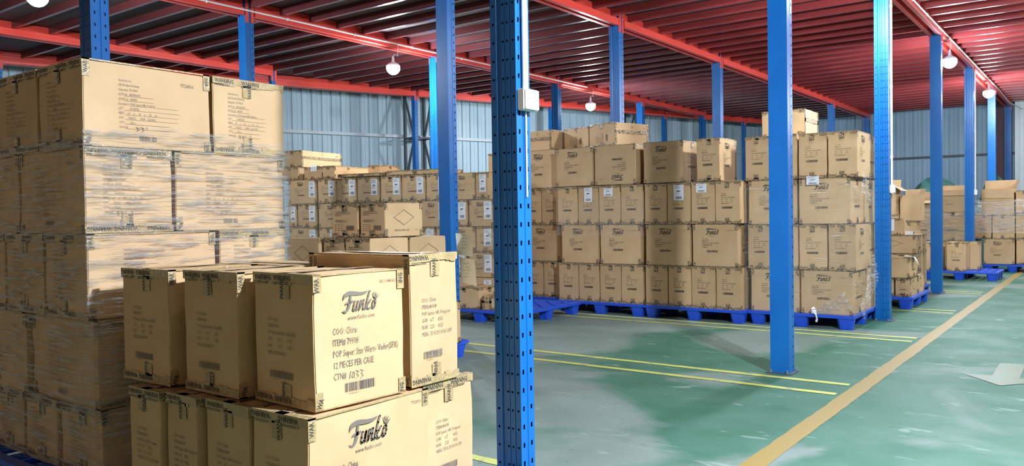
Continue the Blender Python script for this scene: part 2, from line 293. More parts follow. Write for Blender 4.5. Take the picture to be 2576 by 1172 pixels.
        for i in range(4):
            for j in range(3): p.rect((.12+.12*j)*w, (.36-.055*i)*h, (.19+.12*j)*w, (.372-.055*i)*h)
        p.barcode(.56*w, .2*h, .3*w, .14*h, 4, False)
    elif k == 'R':      # printing turned on its side
        for i in range(6): p.text(('G.W. 8.23 KGS', 'N.W. 3.81 KGS', 'COO: China', 'ITEM# 79918', 'POP Super: Star Wars', 'MEAS: 45X37X48 CM')[i], (.3+.05*i)*w, .12*h, .05*w, .6, rot=math.pi/2)
        q = PR()
        q.barcode(0, 0, .3*h, .07*w, 2, False); n = len(p.v); p.v += [(.72*w-b, .2*h+a, 0) for a, b, _ in q.v]; p.f += [tuple(n+i for i in f) for f in q.f]
    elif k == 'C':      # round mark above a band of tape
        p.stroke([(.5*w+.06*h*math.cos(i*math.pi/8), .82*h+.06*h*math.sin(i*math.pi/8)) for i in range(17)], .003); p.stroke([(.5*w-.03*h, .82*h), (.5*w+.03*h, .82*h)], .003)
        p.rect(.84*w, .78*h, .9*w, .8*h)
    _print[key] = p.mesh('printing_'+kind); return _print[key]
# ---------------------------------------------------------------- cartons
_tape = {}
def tape_mesh(w, d, h, front, right, near, top=True):
    key = (round(w, 2), round(d, 2), round(h, 2), front, right, near)
    if key in _tape: return _tape[key]
    tb = (MB(), MB()); e = .0013; T = min(.055, .16*h); C = .03 if near else .02
    rd = random.Random(hash(key) & 0xffff if False else int(w*1000+h*100))
    def strip_front(x0, x1, z0, z1, face):
        m = tb[0] if (z0+z1)/2 > h*.45 else tb[1]
        if face == 'f': m.quad((x0, -e, z0), (x1, -e, z0), (x1, -e, z1), (x0, -e, z1))
        else: m.quad((w+e, x0, z0), (w+e, x1, z0), (w+e, x1, z1), (w+e, x0, z1))
    for face, kind, L_ in (('f', front, w), ('r', right, d)):
        if kind in ('N', 'Nb', 'G', 'J', 'X', 'R'):           # end panel: bands along top and bottom with a tab in the middle
            for z0, z1 in ((h-C, h+e), (-.0, C)):
                x = 0
                while x < L_-.001:
                    x2 = min(L_, x+rd.uniform(.02, .05)); dz = rd.uniform(-.009, .006)
                    if not near: q = min(x, L_-x2, abs((x+x2)/2-L_/2)*1.2); dz += .011 if q > .05 else -.006
                    strip_front(x, x2, z0+(dz if z1 > C*1.5 else 0), z1-(dz if z1 < C*1.5 else 0), face); x = x2
            c = L_*.5+rd.uniform(-.02, .02)
            strip_front(c-.025, c+.025, h-C-T, h-C+.004, face); strip_front(c-.025, c+.025, C-.004, C+T*.8, face)
        elif kind in ('F', 'Fb', 'D', 'Gw', 'Flow'):
            strip_front(0, L_, h-.005, h+e, face); strip_front(0, L_, 0, .005, face)
            for a, b in ((0, .032), (L_-.032, L_)):
                strip_front(a, b, h-.055-rd.uniform(0, .02), h+e, face); strip_front(a, b, 0, .045+rd.uniform(0, .02), face)
        elif kind == 'C':
            strip_front(0, L_, h*.50, h*.66, face)
            for a, b in ((0, .03), (L_-.03, L_)): strip_front(a, b, 0, h, face)
    m = tb[0]
    if top:
        if front in ('N', 'Nb', 'G', 'J', 'X', 'R'):
            m.quad((w*.5-.025, 0, h+e), (w*.5+.025, 0, h+e), (w*.5+.025, d, h+e), (w*.5-.025, d, h+e)); m.quad((0, 0, h+e), (w, 0, h+e), (w, C, h+e), (0, C, h+e))
        else:
            m.quad((0, d*.5-.025, h+e), (w, d*.5-.025, h+e), (w, d*.5+.025, h+e), (0, d*.5+.025, h+e)); m.quad((w-C, 0, h+e), (w, 0, h+e), (w, d, h+e), (w-C, d, h+e))
    _tape[key] = (tb[0].mesh('tape'), tb[1].mesh('tape')); return _tape[key]
_wt = {}
def warn_mesh(w, d, h, front, right):
    key = (round(w, 2), round(d, 2), round(h, 2), front, right)
    if key in _wt: return _wt[key]
    VF = (([], []), ([], [])); e = .0019
    def put(p, face):
        for hi in (0, 1):
            V, F = VF[hi]; n = len(V)
            for a, b, _ in p.v: V.append((a, -e, b) if face == 'f' else (w+e, a, b))
            F.extend(tuple(n+i for i in f) for f in p.f if (p.v[f[0]][1] > h*.45) == (hi == 0))
    for face, kind, L_ in (('f', front, w), ('r', right, d)):
        p = PR()
        if kind in ('N', 'Nb', 'G', 'X'):
            x = .012
            while x+.10 < L_+.03:
                if x+.095 < L_:
                    if int(x*1000+w*777+h*333) % 5 < 2:
                        a = PR(); a.text('WARNING', 0, 0, .026, .8, .0006); n = len(p.v); p.v += [(x+.09-q[0], h-.005-q[1], 0) for q in a.v]; p.f += [tuple(n+i for i in f) for f in a.f]
                    else: p.text('WARNING', x, h-.024, .026, .8, .0006)
                    a = PR(); a.text('WARNING', 0, 0, .026, .8, .0006)
                    n = len(p.v); p.v += [(x+.095-q[0], .027-q[1], 0) for q in a.v]; p.f += [tuple(n+i for i in f) for f in a.f]
                    p.rect(x, h-.032, x+.085, h-.030); p.rect(x, h-.037, x+.08, h-.0355)
                x += .115+.03*((int(x*997)+int(w*313)) % 3)
            c = L_*.5
            p.text('WARNI', c+.008, h-.088, .026, .8, .0006, rot=math.pi/2); p.text('NING', c+.008, .028, .026, .8, .0006, rot=math.pi/2)
        else:
            p.text('WAR', .022, h-.06, .026, .8, .0006, rot=math.pi/2); p.text('NG', L_-.01, .005, .026, .8, .0006, rot=math.pi/2); p.text('ING', L_-.008, h-.052, .026, .8, .0006, rot=math.pi/2); p.text('WA', .022, .004, .026, .8, .0006, rot=1.2)
        put(p, face)
    out = []
    for V, F in VF:
        used = sorted({i for f in F for i in f}); mp = {v: i for i, v in enumerate(used)}
        me = bpy.data.meshes.new('tape_lettering'); me.from_pydata([V[i] for i in used], [], [tuple(mp[i] for i in f) for f in F]); me.update(); out.append(me)
    _wt[key] = out; return out
def body_mesh(w, d, h, seed, rough=1., ink=()):
    bm = bmesh.new(); bmesh.ops.create_cube(bm, size=1)
    for v in bm.verts: v.co = Vector(((v.co.x+.5)*w, (v.co.y+.5)*d, (v.co.z+.5)*h))
    rd = random.Random(seed)
    bmesh.ops.subdivide_edges(bm, edges=bm.edges, cuts=3, use_grid_fill=True)
    for v in bm.verts:
        c = v.co; nb = sum((c.x < 1e-4 or c.x > w-1e-4, c.y < 1e-4 or c.y > d-1e-4, c.z < 1e-4 or c.z > h-1e-4))
        t = rough*(.0035 if nb >= 2 else .0045)
        if nb == 3: t = rough*.005
        if c.x < 1e-4: c.x += rd.uniform(0, t)
        elif c.x > w-1e-4: c.x -= rd.uniform(0, t)
        if c.y < 1e-4: c.y += rd.uniform(0, t)
        elif c.y > d-1e-4: c.y -= rd.uniform(0, t)
        if c.z > h-1e-4: c.z -= rd.uniform(0, t)*(1.6 if nb >= 2 else 1)
    bmesh.ops.bevel(bm, geom=[e for e in bm.edges if e.calc_face_angle(0) > 1.], offset=.0035, segments=2, affect='EDGES', clamp_overlap=True)
    for f in bm.faces: f.smooth = True
    for pm, fn in ink:
        vv = [bm.verts.new(fn(v.co.x, v.co.y)) for v in pm.vertices]
        for p in pm.polygons:
            try: f = bm.faces.new([vv[i] for i in p.vertices]); f.material_index = 1
            except ValueError: pass
    me = bpy.data.meshes.new('carton'); bm.to_mesh(me); bm.free()
    me.materials.append(MT['card']); me.materials.append(MT['ink' if rough > 1.1 else 'ink2'])
    me.set_sharp_from_angle(angle=.6); return me
def label_mesh(w, h, seed):
    p = PR(); rd = random.Random(seed)
    for i in range(4): p.rect(.1*w, (.92-.05*i)*h, rd.uniform(.5, .85)*w, (.935-.05*i)*h)
    p.rect(.30*w, .56*h, .66*w, .63*h); p.rect(.15*w, .5*h, .5*w, .51*h); p.rect(.15*w, .4*h, .6*w, .41*h)
    p.barcode(.2*w, .08*h, .62*w, .17*h, seed, False); return p.mesh('label_print')
_lab = {}
BOXN = 0
def carton(fr, u0, u1, v0, v1, z0, z1, label, group, front=None, right=None, near=False, tape=True, white=None, flip=False, wl2=None, name='cardboard_box', dyaw=0., open_=False, flaps=True, rwhite=None):
    """fr = (x, y, yaw) of a stack; the box fills u0..u1 along its front, v0..v1 in depth, z0..z1 in height."""
    global BOXN; BOXN += 1
    ox, oy, a = fr; c, s = math.cos(a), math.sin(a); g = .003
    w, d, h = u1-u0-2*g, v1-v0-2*g, z1-z0-.0035
    root = empty(name, (ox+(u0+g)*c-(v0+g)*s, oy+(u0+g)*s+(v0+g)*c, z0), a+dyaw, label=label, cat='box', group=group)
    ink = []; sub = {'F': 'Fs', 'N': 'Ns'} if not near else {}
    if front and front != 'X':
        ink.append((print_mesh(sub.get(front, front), w, h), (lambda a, b: (w-a, -.0009, h-b)) if flip else (lambda a, b: (a, -.0009, b))))
    if right and right != 'X': ink.append((print_mesh(sub.get(right, right), d, h), lambda a, b: (w+.0009, a, b)))
    mobj('carton', body_mesh(w, d, h, BOXN*13, 1.4 if near else 1., ink), MT['card'], root)
    if tape:
        ft = {'N': 'N', 'Nb': 'Nb'}.get(front, front) or 'X'; rt = right or ('F' if ft in ('N', 'Nb', 'J', 'X', 'R') else 'X')
        for tm, wm in zip(tape_mesh(w, d, h, ft, rt, near), warn_mesh(w, d, h, ft, rt) if near else (None, None)):
            t = mobj('packing_tape', tm, MT['tape2' if near else 'tape'], root)
            if wm: mobj('tape_lettering', wm, MT['inkd'], t)
    if white:                       # white shipping label on the front: (x, z, w, h)
        x, z, lw, lh = white; kk = (round(lw, 3), round(lh, 3))
        if kk not in _lab:
            b = MB(); b.box(0, lw, -.0006, 0, 0, lh); _lab[kk] = (b.mesh('label'), label_mesh(lw, lh, BOXN))
        l = mobj('shipping_label', _lab[kk][0], MT['white'], root, (x, -.0018, z)); mobj('label_printing', _lab[kk][1], MT['pen'], l, (0, -.0009, 0), (math.pi/2, 0, 0))
    return root
# ---------------------------------------------------------------- pallets
def pallet_meshes(w, d, solid):
    b = MB(); H = .14; t = .03
    b.box(0, w, 0, .05, H-t, H); b.box(0, w, d-.05, d, H-t, H); b.box(0, .05, .05, d-.05, H-t, H); b.box(w-.05, w, .05, d-.05, H-t, H)
    n = 10
    for i in range(1, n):
        x = .05+(w-.1)*i/n; b.box(x-.012, x+.012, .05, d-.05, H-.022, H-.002)
        y = .05+(d-.1)*i/n; b.box(.05, w-.05, y-.012, y+.012, H-.02, H-.004)
    for i in range(n):
        for j in range(n):
            if (i+j) % 2 == 0:
                x = .05+(w-.1)*i/n; y = .05+(d-.1)*j/n; dx = (w-.1)/n; dy = (d-.1)/n
                b.bar((x, y, H-.011), (x+dx, y+dy, H-.011), .02, .018)
    deck = b.mesh('deck', bevel=0)
    f = MB(); fx, fy = .16, .13; q = .018; hh = H-t; n0 = 0
    for z, k in ((0, q), (hh, 0)):
        for x, y in ((.02+k, k), (fx-.02-k, k), (fx-k, .02+k), (fx-k, fy-.02-k), (fx-.02-k, fy-k), (.02+k, fy-k), (k, fy-.02-k), (k, .02+k)): f.v.append((x, y, z))
    for i in range(8): f.f.append((i, (i+1) % 8, 8+(i+1) % 8, 8+i))
    f.f.append(tuple(reversed(range(8)))); f.f.append(tuple(range(8, 16)))
    return deck, f.mesh('foot'), fx, fy
def pallet(x, y, yaw, w, d, label, group='blue plastic pallets'):
    r = empty('plastic_pallet', (x, y, 0), yaw, label=label, cat='pallet', group=group)
    deck, foot, fx, fy = pallet_meshes(w, d, False)
    mobj('deck', deck, MT['plastic'], r)
    for i in range(3):
        for j in range(3): mobj('foot', foot, MT['plastic'], r, ((.01, (w-fx)/2, w-fx-.01)[i], (.01, (d-fy)/2, d-fy-.01)[j], 0))
    return r
# ---------------------------------------------------------------- stretch film
def film(fr, u0, u1, v0, v1, z0, z1, label, seed=1, m='wrap', off=.012, ragged=.05, poly=None, step=None):
    rd = random.Random(seed); a = fr[2]; b = MB(); P = []
    x0, x1, y0, y1 = u0-off, u1+off, v0-off, v1+off; st = .035
    def seg(p, q):
        n = max(2, int(math.hypot(q[0]-p[0], q[1]-p[1])/st)); return [(p[0]+(q[0]-p[0])*i/n, p[1]+(q[1]-p[1])*i/n) for i in range(n)]
    c = poly or [(x0, y0), (x1, y0), (x1, y1), (x0, y1)]; loop = []
    for i in range(len(c)): loop += seg(c[i], c[(i+1) % len(c)])
    N = len(loop); K = max(3, int((z1-z0)/.04)); cx, cy = (x0+x1)/2, (y0+y1)/2
    top = [z1+ragged*(math.sin(i*.23+seed)+.5*math.sin(i*.71))-.5*ragged for i in range(N)]
    for k in range(K+1):
        for i, (x, y) in enumerate(loop):
            z = z0+(top[i]-z0)*k/K; e = rd.uniform(-.002, .004); l = math.hypot(x-cx, y-cy); x += (step(z) if step and x > cx else 0); b.v.append((x+(x-cx)/l*e, y+(y-cy)/l*e, z))
    for k in range(K):
        for i in range(N): j = (i+1) % N; b.f.append((k*N+i, k*N+j, (k+1)*N+j, (k+1)*N+i))
    me = b.mesh('film', smooth=True)
    for p in me.polygons: p.use_smooth = True
    o = mobj('stretch_wrap', me, MT[m], None, (fr[0], fr[1], 0), (0, 0, a), label=label, cat='stretch film')
    return o
# ================================================================ THE BUILDING
R = [-1.94, -5.09, -8.20, -11.31]            # column rows (x); the first runs beside the aisle
Y0, SP = 2.60, 3.3206                         # first column and column spacing
ZB, ZS, ZJ = 3.59, 3.68, 3.775                # beam underside, beam step (joist underside), deck underside
W0 = Vector((-11.98, 9.22, 0)); WD = Vector((.344, 1, 0)).normalized(); WN = Vector((1, -.344, 0)).normalized()
def slant(y, off=0.): return W0.x+.344*(y-W0.y)-off*math.hypot(1, .344)     # x of the slanted line at y
b = MB(); b.quad((-16, -4, 0), (6, -4, 0), (6, 24, 0), (-16, 24, 0)); mobj('floor', b.mesh('floor'), MT['floor'], kind='structure')
b = MB(); b.box(-15.5, 4.5, -1.5, 23.0, ZJ+.002, ZJ+.04); mobj('ceiling', b.mesh('ceiling'), MT['deck'], kind='structure')
def sheet(p0, p1, z1, rib, m, name, side):
    """ribbed steel sheeting from p0 to p1, ribs towards `side`"""
    b = MB(); p0 = Vector(p0); p1 = Vector(p1); L_ = (p1-p0).length; d = (p1-p0)/L_; n = Vector(side).normalized(); s = 0; pr = []
    while s < L_:
        pr += [(s, 0), (s+rib*.40, 0), (s+rib*.43, .006), (s+rib*.46, .0), (s+rib*.86, 0), (s+rib*.89, .028), (s+rib*.96, .028), (s+rib*.99, 0)]; s += rib
    for (a, e), (c, f) in zip(pr, pr[1:]):
        A = p0+d*a+n*e; B = p0+d*c+n*f; b.quad((A.x, A.y, 0), (B.x, B.y, 0), (B.x, B.y, z1), (A.x, A.y, z1))
    A, B = p0-n*.03, p1-n*.03; b.quad((A.x, A.y, 0), (B.x, B.y, 0), (B.x, B.y, z1), (A.x, A.y, z1))
    return mobj(name, b.mesh(name), m, kind='structure')
wl0 = Vector((slant(2.5, .8), 2.5, 0)); yl = 22.85; wl1 = Vector((slant(yl, .8), yl, 0))
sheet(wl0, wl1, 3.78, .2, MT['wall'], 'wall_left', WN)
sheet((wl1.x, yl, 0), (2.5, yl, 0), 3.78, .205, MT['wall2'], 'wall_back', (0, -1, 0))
b = MB(); A = wl0+WN*.05; B = wl1+WN*.05; b.bar((A.x, A.y, 2.865), (B.x, B.y, 2.865), .05, .06); b.bar((A.x, A.y, 1.3), (B.x, B.y, 1.3), .05, .06); mobj('trim_1', b.mesh('girt'), MT['grey'], kind='structure')
b = MB(); b.bar((wl1.x, yl-.05, 2.5), (2.5, yl-.05, 2.5), .05, .05); b.bar((wl1.x, yl-.05, 1.3), (2.5, yl-.05, 1.3), .05, .05); mobj('trim_2', b.mesh('girt'), MT['dark'], kind='structure')
# ---- floor paint
def stripe(name, pts, m, label, cat='floor marking', group=None):
    b = MB(); (ax, ay), (bx, by), (cx, cy), (dx, dy) = pts; L_ = math.hypot(bx-ax, by-ay); n = max(2, int(L_/.06)); rd = random.Random(int(ay*100)); long_ = L_ > math.hypot(cx-bx, cy-by)
    if not long_: (ax, ay), (bx, by), (cx, cy), (dx, dy) = pts[1:]+pts[:1]; L_ = math.hypot(bx-ax, by-ay); n = int(L_/.06)
    ja = jb = 0
    for i in range(n+1):
        t = i/n; ja = ja*.6+rd.uniform(-.0035, .0035); jb = jb*.6+rd.uniform(-.0035, .0035); ux, uy = -(by-ay)/L_, (bx-ax)/L_
        b.v += [(ax+(bx-ax)*t+ux*ja, ay+(by-ay)*t+uy*ja, .0025), (dx+(cx-dx)*t+ux*jb, dy+(cy-dy)*t+uy*jb, .0025)]
    for i in range(n): b.f.append((2*i, 2*i+2, 2*i+3, 2*i+1))
    return mobj(name, b.mesh(name), m, label=label, cat=cat, group=group)
for i_, (y, t) in enumerate(((3.03, 'nearest single line beside the front carton stack'), (5.39, 'near line of the pair by the second column'), (5.72, 'far line of the pair at the second column foot'), (7.88, 'near line of the pair before the blue pallets'), (8.11, 'far line of the pair before the blue pallets'),
             (10.25, 'near line of the pair by the small loaded pallet'), (10.48, 'far line of the pair by the small loaded pallet'), (12.72, 'near line of the pair by the fourth column'), (12.95, 'far line of the pair by the fourth column'), (15.1, 'farthest line near the pallet with two cartons'))):
    x0 = -9.5 if y > 5 else -4; stripe('floor_line', [(x0, y-.034), (-1.42, y-.034), (-1.42, y+.034), (x0, y+.034)], MT['yellow'], 'worn yellow floor line, '+t, group='yellow bay lines painted across the floor')
stripe('aisle_line', [(-1.415, -2), (-1.305, -2), (-1.22, 22.4), (-1.33, 22.4)], MT['orange'], 'long worn orange line painted on the floor along the aisle')
b = MB(); b.quad((-.665, 6.56, .003), (-.50, 6.56, .003), (-.505, 7.16, .003), (-.67, 7.13, .003)); b.quad((-.86, 6.56, .003), (-.585, 6.22, .003), (-.31, 6.56, .003)); mobj('floor_arrow', b.mesh('arrow'), MT['faded'], label='faded orange arrow painted on the aisle floor at right', cat='floor marking')
# ---- columns
def perf_face(b, P, ax, w, z0, z1, prof, holes, pitch, zs=0.):
    """face in plane through P along ax (unit, horizontal), outward normal = ax x up ... prof: [(u, depth)], holes: {segment: [(u, kind)]}"""
    ax = Vector(ax); up = Vector((0, 0, 1)); n = ax.cross(up)
    pt = lambda u, z, dd=0.: tuple(P+ax*u*w+up*z-n*dd)
    for i, ((a, da), (c, dc)) in enumerate(zip(prof, prof[1:])):
        hs = holes.get(i)
        if not hs: b.quad(pt(a, z0, da), pt(c, z0, dc), pt(c, z1, dc), pt(a, z1, da)); continue
        z = z0
        k = int((z1-z0)/pitch)
        for j in range(k):
            za, zc = z0+j*pitch, z0+(j+1)*pitch; zm = (za+zc)/2+zs; um = (a+c)/2
            if hs == 'o': hp = [(um+.0052/w*math.cos(t*math.pi/4), zm+.0052*math.sin(t*math.pi/4)) for t in range(8)]
            else: q, e = .0055/w, .0095; hp = [(um+q, zm), (um+q, zm+e), (um, zm+e), (um-q, zm+e), (um-q, zm), (um-q, zm-e), (um, zm-e), (um+q, zm-e)]
            op = [(c, zm), (c, zc), (um, zc), (a, zc), (a, zm), (a, za), (um, za), (c, za)]
            dd = (da+dc)/2
            for t in range(8):
                s_ = (t+1) % 8; b.quad(pt(*op[t], dd), pt(*op[s_], dd), pt(*hp[s_], dd), pt(*hp[t], dd))
        b.quad(pt(a, z0+k*pitch, da), pt(c, z0+k*pitch, dc), pt(c, z1, dc), pt(a, z1, da))
_up = {}
def upright(kind, w, d, fine):
    key = (kind, w, d, fine)
    if key in _up: return _up[key]
    b = MB(); z0, z1 = .008, 3.765; p = .0738
    if kind == 'rib':
        prof = [(0, 0), (.24, 0), (.28, .007), (.40, .007), (.44, 0), (.56, 0), (.57, .005), (.585, 0), (.76, 0), (.78, .003), (.80, 0), (1, 0)]
        perf_face(b, Vector((0, 0, 0)), (1, 0, 0), w, z0, z1, prof, {0: 'o', 4: 'o', 7: 'o', 10: 'o'} if fine else {0: 'o', 10: 'o', 7: 'o'}, p)
        perf_face(b, Vector((w, 0, 0)), (0, 1, 0), d, z0, z1, [(0, 0), (.44, 0), (.47, .004), (.53, .004), (.56, 0), (1, 0)], {0: 's', 4: 's'}, p, .008)
    else:
        perf_face(b, Vector((0, 0, 0)), (1, 0, 0), w, z0, z1, [(0, 0), (1, 0)], {}, p)
        perf_face(b, Vector((w, 0, 0)), (0, 1, 0), d, z0, z1, [(0, 0), (.5, 0), (.52, .003), (.56, .003), (.58, 0), (1, 0)], {4: 's'}, p)
    perf_face(b, Vector((w, d, 0)), (-1, 0, 0), w, z0, z1, [(0, 0), (1, 0)], {}, p)
    perf_face(b, Vector((0, d, 0)), (0, -1, 0), d, z0, z1, [(0, 0), (1, 0)], {}, p)
    # an inner lining so that the slots look into a folded steel section
    q = .012; b.quad((q, q, z0), (w-q, q, z0), (w-q, q, z1), (q, q, z1)); b.quad((w-q, q, z0), (w-q, d-q, z0), (w-q, d-q, z1), (w-q, q, z1))
    b.quad((0, 0, z1), (w, 0, z1), (w, d, z1), (0, d, z1))
    _up[key] = b.mesh('upright_'+kind); return _up[key]
def column(x, y, kind, label, w=.14, d=.115, fine=False):
    r = empty('steel_column', (x-w/2, y-d/2, 0), label=label, cat='column', group='blue steel columns carrying the mezzanine')
    o = mobj('upright', upright(kind, w, d, fine), MT['blue'], r)
    pb = MB(); pb.box(-.025, w+.025, -.03, d+.03, 0, .008); mobj('base_plate', pb.mesh('base_plate', bevel=.001), MT['dark'], r)
    for bx, by in ((.01, -.018), (w-.01, -.018), (w+.013, d+.01)):
        q = MB(); q.lathe([(.009, .008), (.009, .018), (.006, .018), (.006, .03), (.003, .031)], 6, (bx, by, 0)); mobj('anchor_bolt', q.mesh('anchor_bolt'), MT['steel'], r)
    for sx in (-1, 1):
        for yy in (-1, 1):
            q = MB(); X = w/2+sx*(w/2+.004); q.box(X-.004, X+.004, d/2+yy*.036-.02, d/2+yy*.036+.02, 3.51, ZJ-.005)
            for zz in (3.53, 3.56, 3.64, 3.70): q.box(X-.006*(sx < 0)-.0, X+.006*(sx > 0)+.001, d/2+yy*.036-.004, d/2+yy*.036+.004, zz, zz+.012)
            mobj('beam_connector', q.mesh('beam_connector'), MT['red'], r)
    return r
ordn = ['first', 'second', 'third', 'fourth', 'fifth', 'sixth', 'seventh']
rown = ['aisle row', 'second row from the aisle', 'third row from the aisle', 'row nearest the slanted wall']
K = {0: (('rib', 0), ('flat', 1), ('rib', 2), ('flat', 3), ('rib', 4), ('flat', 5), ('rib', 6)), 1: (('rib', 0), ('flat', 1), ('rib', 2), ('flat', 3), ('rib', 4), ('flat', 5), ('rib', 6)),
     2: (('flat', 1), ('rib', 2), ('rib', 3), ('rib', 4), ('rib', 5)), 3: (('rib', 0), ('rib', 1), ('rib', 2))}
YR4 = 8.45
for i in range(4):
    for j, (kd, k) in enumerate(K[i]):
        if i == 3 and k < 2: continue
        y = Y0+k*SP-(.12 if i == 1 else .0)-(.15 if i == 2 else 0)
        if i == 3: y = YR4
        lab = ('perforated ribbed' if kd == 'rib' else 'flat-faced')+' blue column, %s along the %s' % (ordn[j], rown[i])
        if i == 3: lab = 'perforated blue column behind the tall wrapped stack, by the slanted wall'
        column(R[i], y, kd, lab, w=.08 if i == 3 else .125 if (i == 0 and k == 0) else .14, d=.08 if i == 3 else .092 if (i == 0 and k == 0) else .115, fine=(i == 0 and k < 3))
for n_, (x, y) in enumerate(((-13.35, 5.05), (-11.13, 11.71), (-10.02, 14.94), (-8.87, 18.25), (-7.9, 21.1))):
    column(x, y, 'rib', 'slim perforated blue column against the slanted wall, %s from the left' % ordn[n_], w=.09, d=.09)
# ---- beams
def beam(p, q, label, s=1, group='red main beams of the mezzanine', deep=False, lower=0):
    """twin cold-formed rails from p to q (xy), stepped: the joists sit on the step"""
    p = Vector((*p, 0)); q = Vector((*q, 0)); d = (q-p).normalized(); n = Vector((d.y, -d.x, 0)); L_ = (q-p).length
    r = empty('steel_beam', (p.x, p.y, ZB), 0, label=label, cat='beam', group=group)
    for sg in (1, -1):
        b = MB(); prof = [(.028, .0), (.078, .0), (.083, .005), (.083, .035), (.079, .04), (.079, .052), (.083, .057), (.083, .085), (.078, .09), (.05, .09), (.05, .178), (.028, .178)] if not deep else \
                        [(.02, 0), (.075, 0), (.08, .005), (.08, .04), (.072, .047), (.072, .075), (.08, .082), (.08, .12), (.072, .127), (.072, .15), (.08, .157), (.08, .178), (.02, .178)]
        for a in (0, L_):
            n0 = len(b.v)
            for o_, z in prof: P = d*a+n*sg*o_; b.v.append((P.x, P.y, z))
        k = len(prof)
        for i in range(k): j = (i+1) % k; b.f.append((i, j, k+j, k+i))
        b.f.append(tuple(range(k))); b.f.append(tuple(k+i for i in reversed(range(k))))
        me = b.mesh('beam_rail'); bm = bmesh.new(); bm.from_mesh(me); bmesh.ops.recalc_face_normals(bm, faces=bm.faces); bm.to_mesh(me); bm.free()
        mobj('beam_rail', me, MT['red'], r)
    return r
for i in range(3):
    off = (.0, .12, .15)[i]; ks = range(-1, 6) if i < 2 else range(-1, 5)
    ce = Y0-off
    for k in ks:
        a = ce+k*SP+.075; c = ce+(k+1)*SP-.075; beam((R[i], a), (R[i], c), 'red main beam of the %s, bay before its %s column' % (rown[i], ordn[k+1]))
beam((R[3], 2.0), (R[3], YR4-.045), 'red main beam behind the tall wrapped stack, nearest the slanted wall')
beam((1.18, -.8), (1.18, 22.6), 'red main beam over the far side of the aisle')
sl = [(-13.35, 5.05), (-12.18, 8.6), (-11.13, 11.71), (-10.02, 14.94), (-8.87, 18.25), (-7.9, 21.1), (-7.3, 22.7)]
for n_, (p, q) in enumerate(zip(sl, sl[1:])):
    p_ = Vector((slant(p[1]), p[1])); q_ = Vector((slant(q[1]), q[1])); beam(p_+(q_-p_).normalized()*.05, q_-(q_-p_).normalized()*.05, 'deep red edge beam along the slanted wall, %s span from the left' % ordn[n_], deep=True)
# ---- joists
def joist(x0, x1, y, label, grp):
    b = MB(); t = .0; L_ = x1-x0
    prof = [(-.022, .012), (-.022, 0), (.022, 0), (.022, .004), (-.017, .004), (-.017, .088), (.022, .088), (.022, .092), (-.022, .092)]
    n = len(prof)
    for a in (0, L_):
        for o_, z in prof: b.v.append((a, o_, z))
    for i in range(n): j = (i+1) % n; b.f.append((i, j, n+j, n+i))
    b.f.append(tuple(range(n))); b.f.append(tuple(n+i for i in reversed(range(n))))
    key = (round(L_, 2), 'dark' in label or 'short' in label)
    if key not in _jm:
        me = b.mesh('joist'); me.materials.append(MT['redj' if 'dark' not in label and 'short' not in label else 'redj_shaded']); bm = bmesh.new(); bm.from_mesh(me); bmesh.ops.recalc_face_normals(bm, faces=bm.faces); bm.to_mesh(me); bm.free(); _jm[key] = me
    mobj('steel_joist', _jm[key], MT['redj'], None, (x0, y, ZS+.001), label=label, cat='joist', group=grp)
_jm = {}
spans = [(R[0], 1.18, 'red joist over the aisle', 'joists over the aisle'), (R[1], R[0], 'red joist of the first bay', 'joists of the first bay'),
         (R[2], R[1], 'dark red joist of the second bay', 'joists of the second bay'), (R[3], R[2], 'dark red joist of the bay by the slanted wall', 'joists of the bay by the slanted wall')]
for (x0, x1, lab, grp) in spans:
    for k in range(-20, 32):
        y = 8.905+.4447*k
        if y < -1 or y > 22.6: continue
        a, c = x0+.056, x1-.056
        if x0 == R[3] and y > 8.7:
            a = max(slant(y)+.09, x0 if y < 11 else -99)
        if x0 == R[3] and c-a < .3: continue
        if x0 == R[2] and y > 19.0: a = max(a, slant(y)+.12)
        vis = False
        for t in (0, .12, .25, .4, .5, .6, .75, .88, 1):
            px, py, z = project((a+(c-a)*t, y, ZS))
            if z > .1 and -40 < px < 2620 and -60 < py < 1200: vis = True
        if vis:
            kk = int((y-Y0)//SP); nn = int((y-Y0-kk*SP)//.4447)
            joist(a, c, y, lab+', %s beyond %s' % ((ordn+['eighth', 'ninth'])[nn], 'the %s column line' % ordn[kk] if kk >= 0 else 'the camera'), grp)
for k in range(-8, 0):      # short joists between the last beam and the slanted wall, left of the wrapped stack
    y = 8.905+.4447*k
    a, c = slant(y)+.09, R[3]-.056
    if c-a > .3 and project((a, y, ZS))[0] > -200: joist(a, c, y, 'short joist beside the slanted wall, behind the tall wrapped stack, %s from left' % (ordn+['eighth'])[k+8], 'short joists by the slanted wall')
# ---- lattice posts of the hall
for n_, yy in enumerate((12.0, 17.35)):
    b = MB(); q = []
    for o_ in (.22, .62):
        for t in (-.22, .22): p = Vector((slant(yy), yy, 0))-WN*o_+WD*t; q.append(p); b.bar((p.x, p.y, 0), (p.x, p.y, 3.76), .05)
    z = .1
    while z < 3.3:
        for i, j in ((0, 2), (3, 1)):
            b.bar(q[i]+Vector((0, 0, z)), q[j]+Vector((0, 0, z)), .035)
            a_, c_ = (i, j) if int(z/.9) % 2 else (j, i); b.bar(q[a_]+Vector((0, 0, z)), q[c_]+Vector((0, 0, min(z+.9, 3.7))), .035)
        for i, j in ((0, 1), (2, 3)): b.bar(q[i]+Vector((0, 0, z)), q[j]+Vector((0, 0, z)), .035)
        z += .9
    mobj('lattice_post', b.mesh('lattice_post'), MT['dark'], label='dark lattice post against the slanted wall, '+('left one by the hanging lamp' if n_ == 0 else 'right one, behind the carton row'), cat='post')
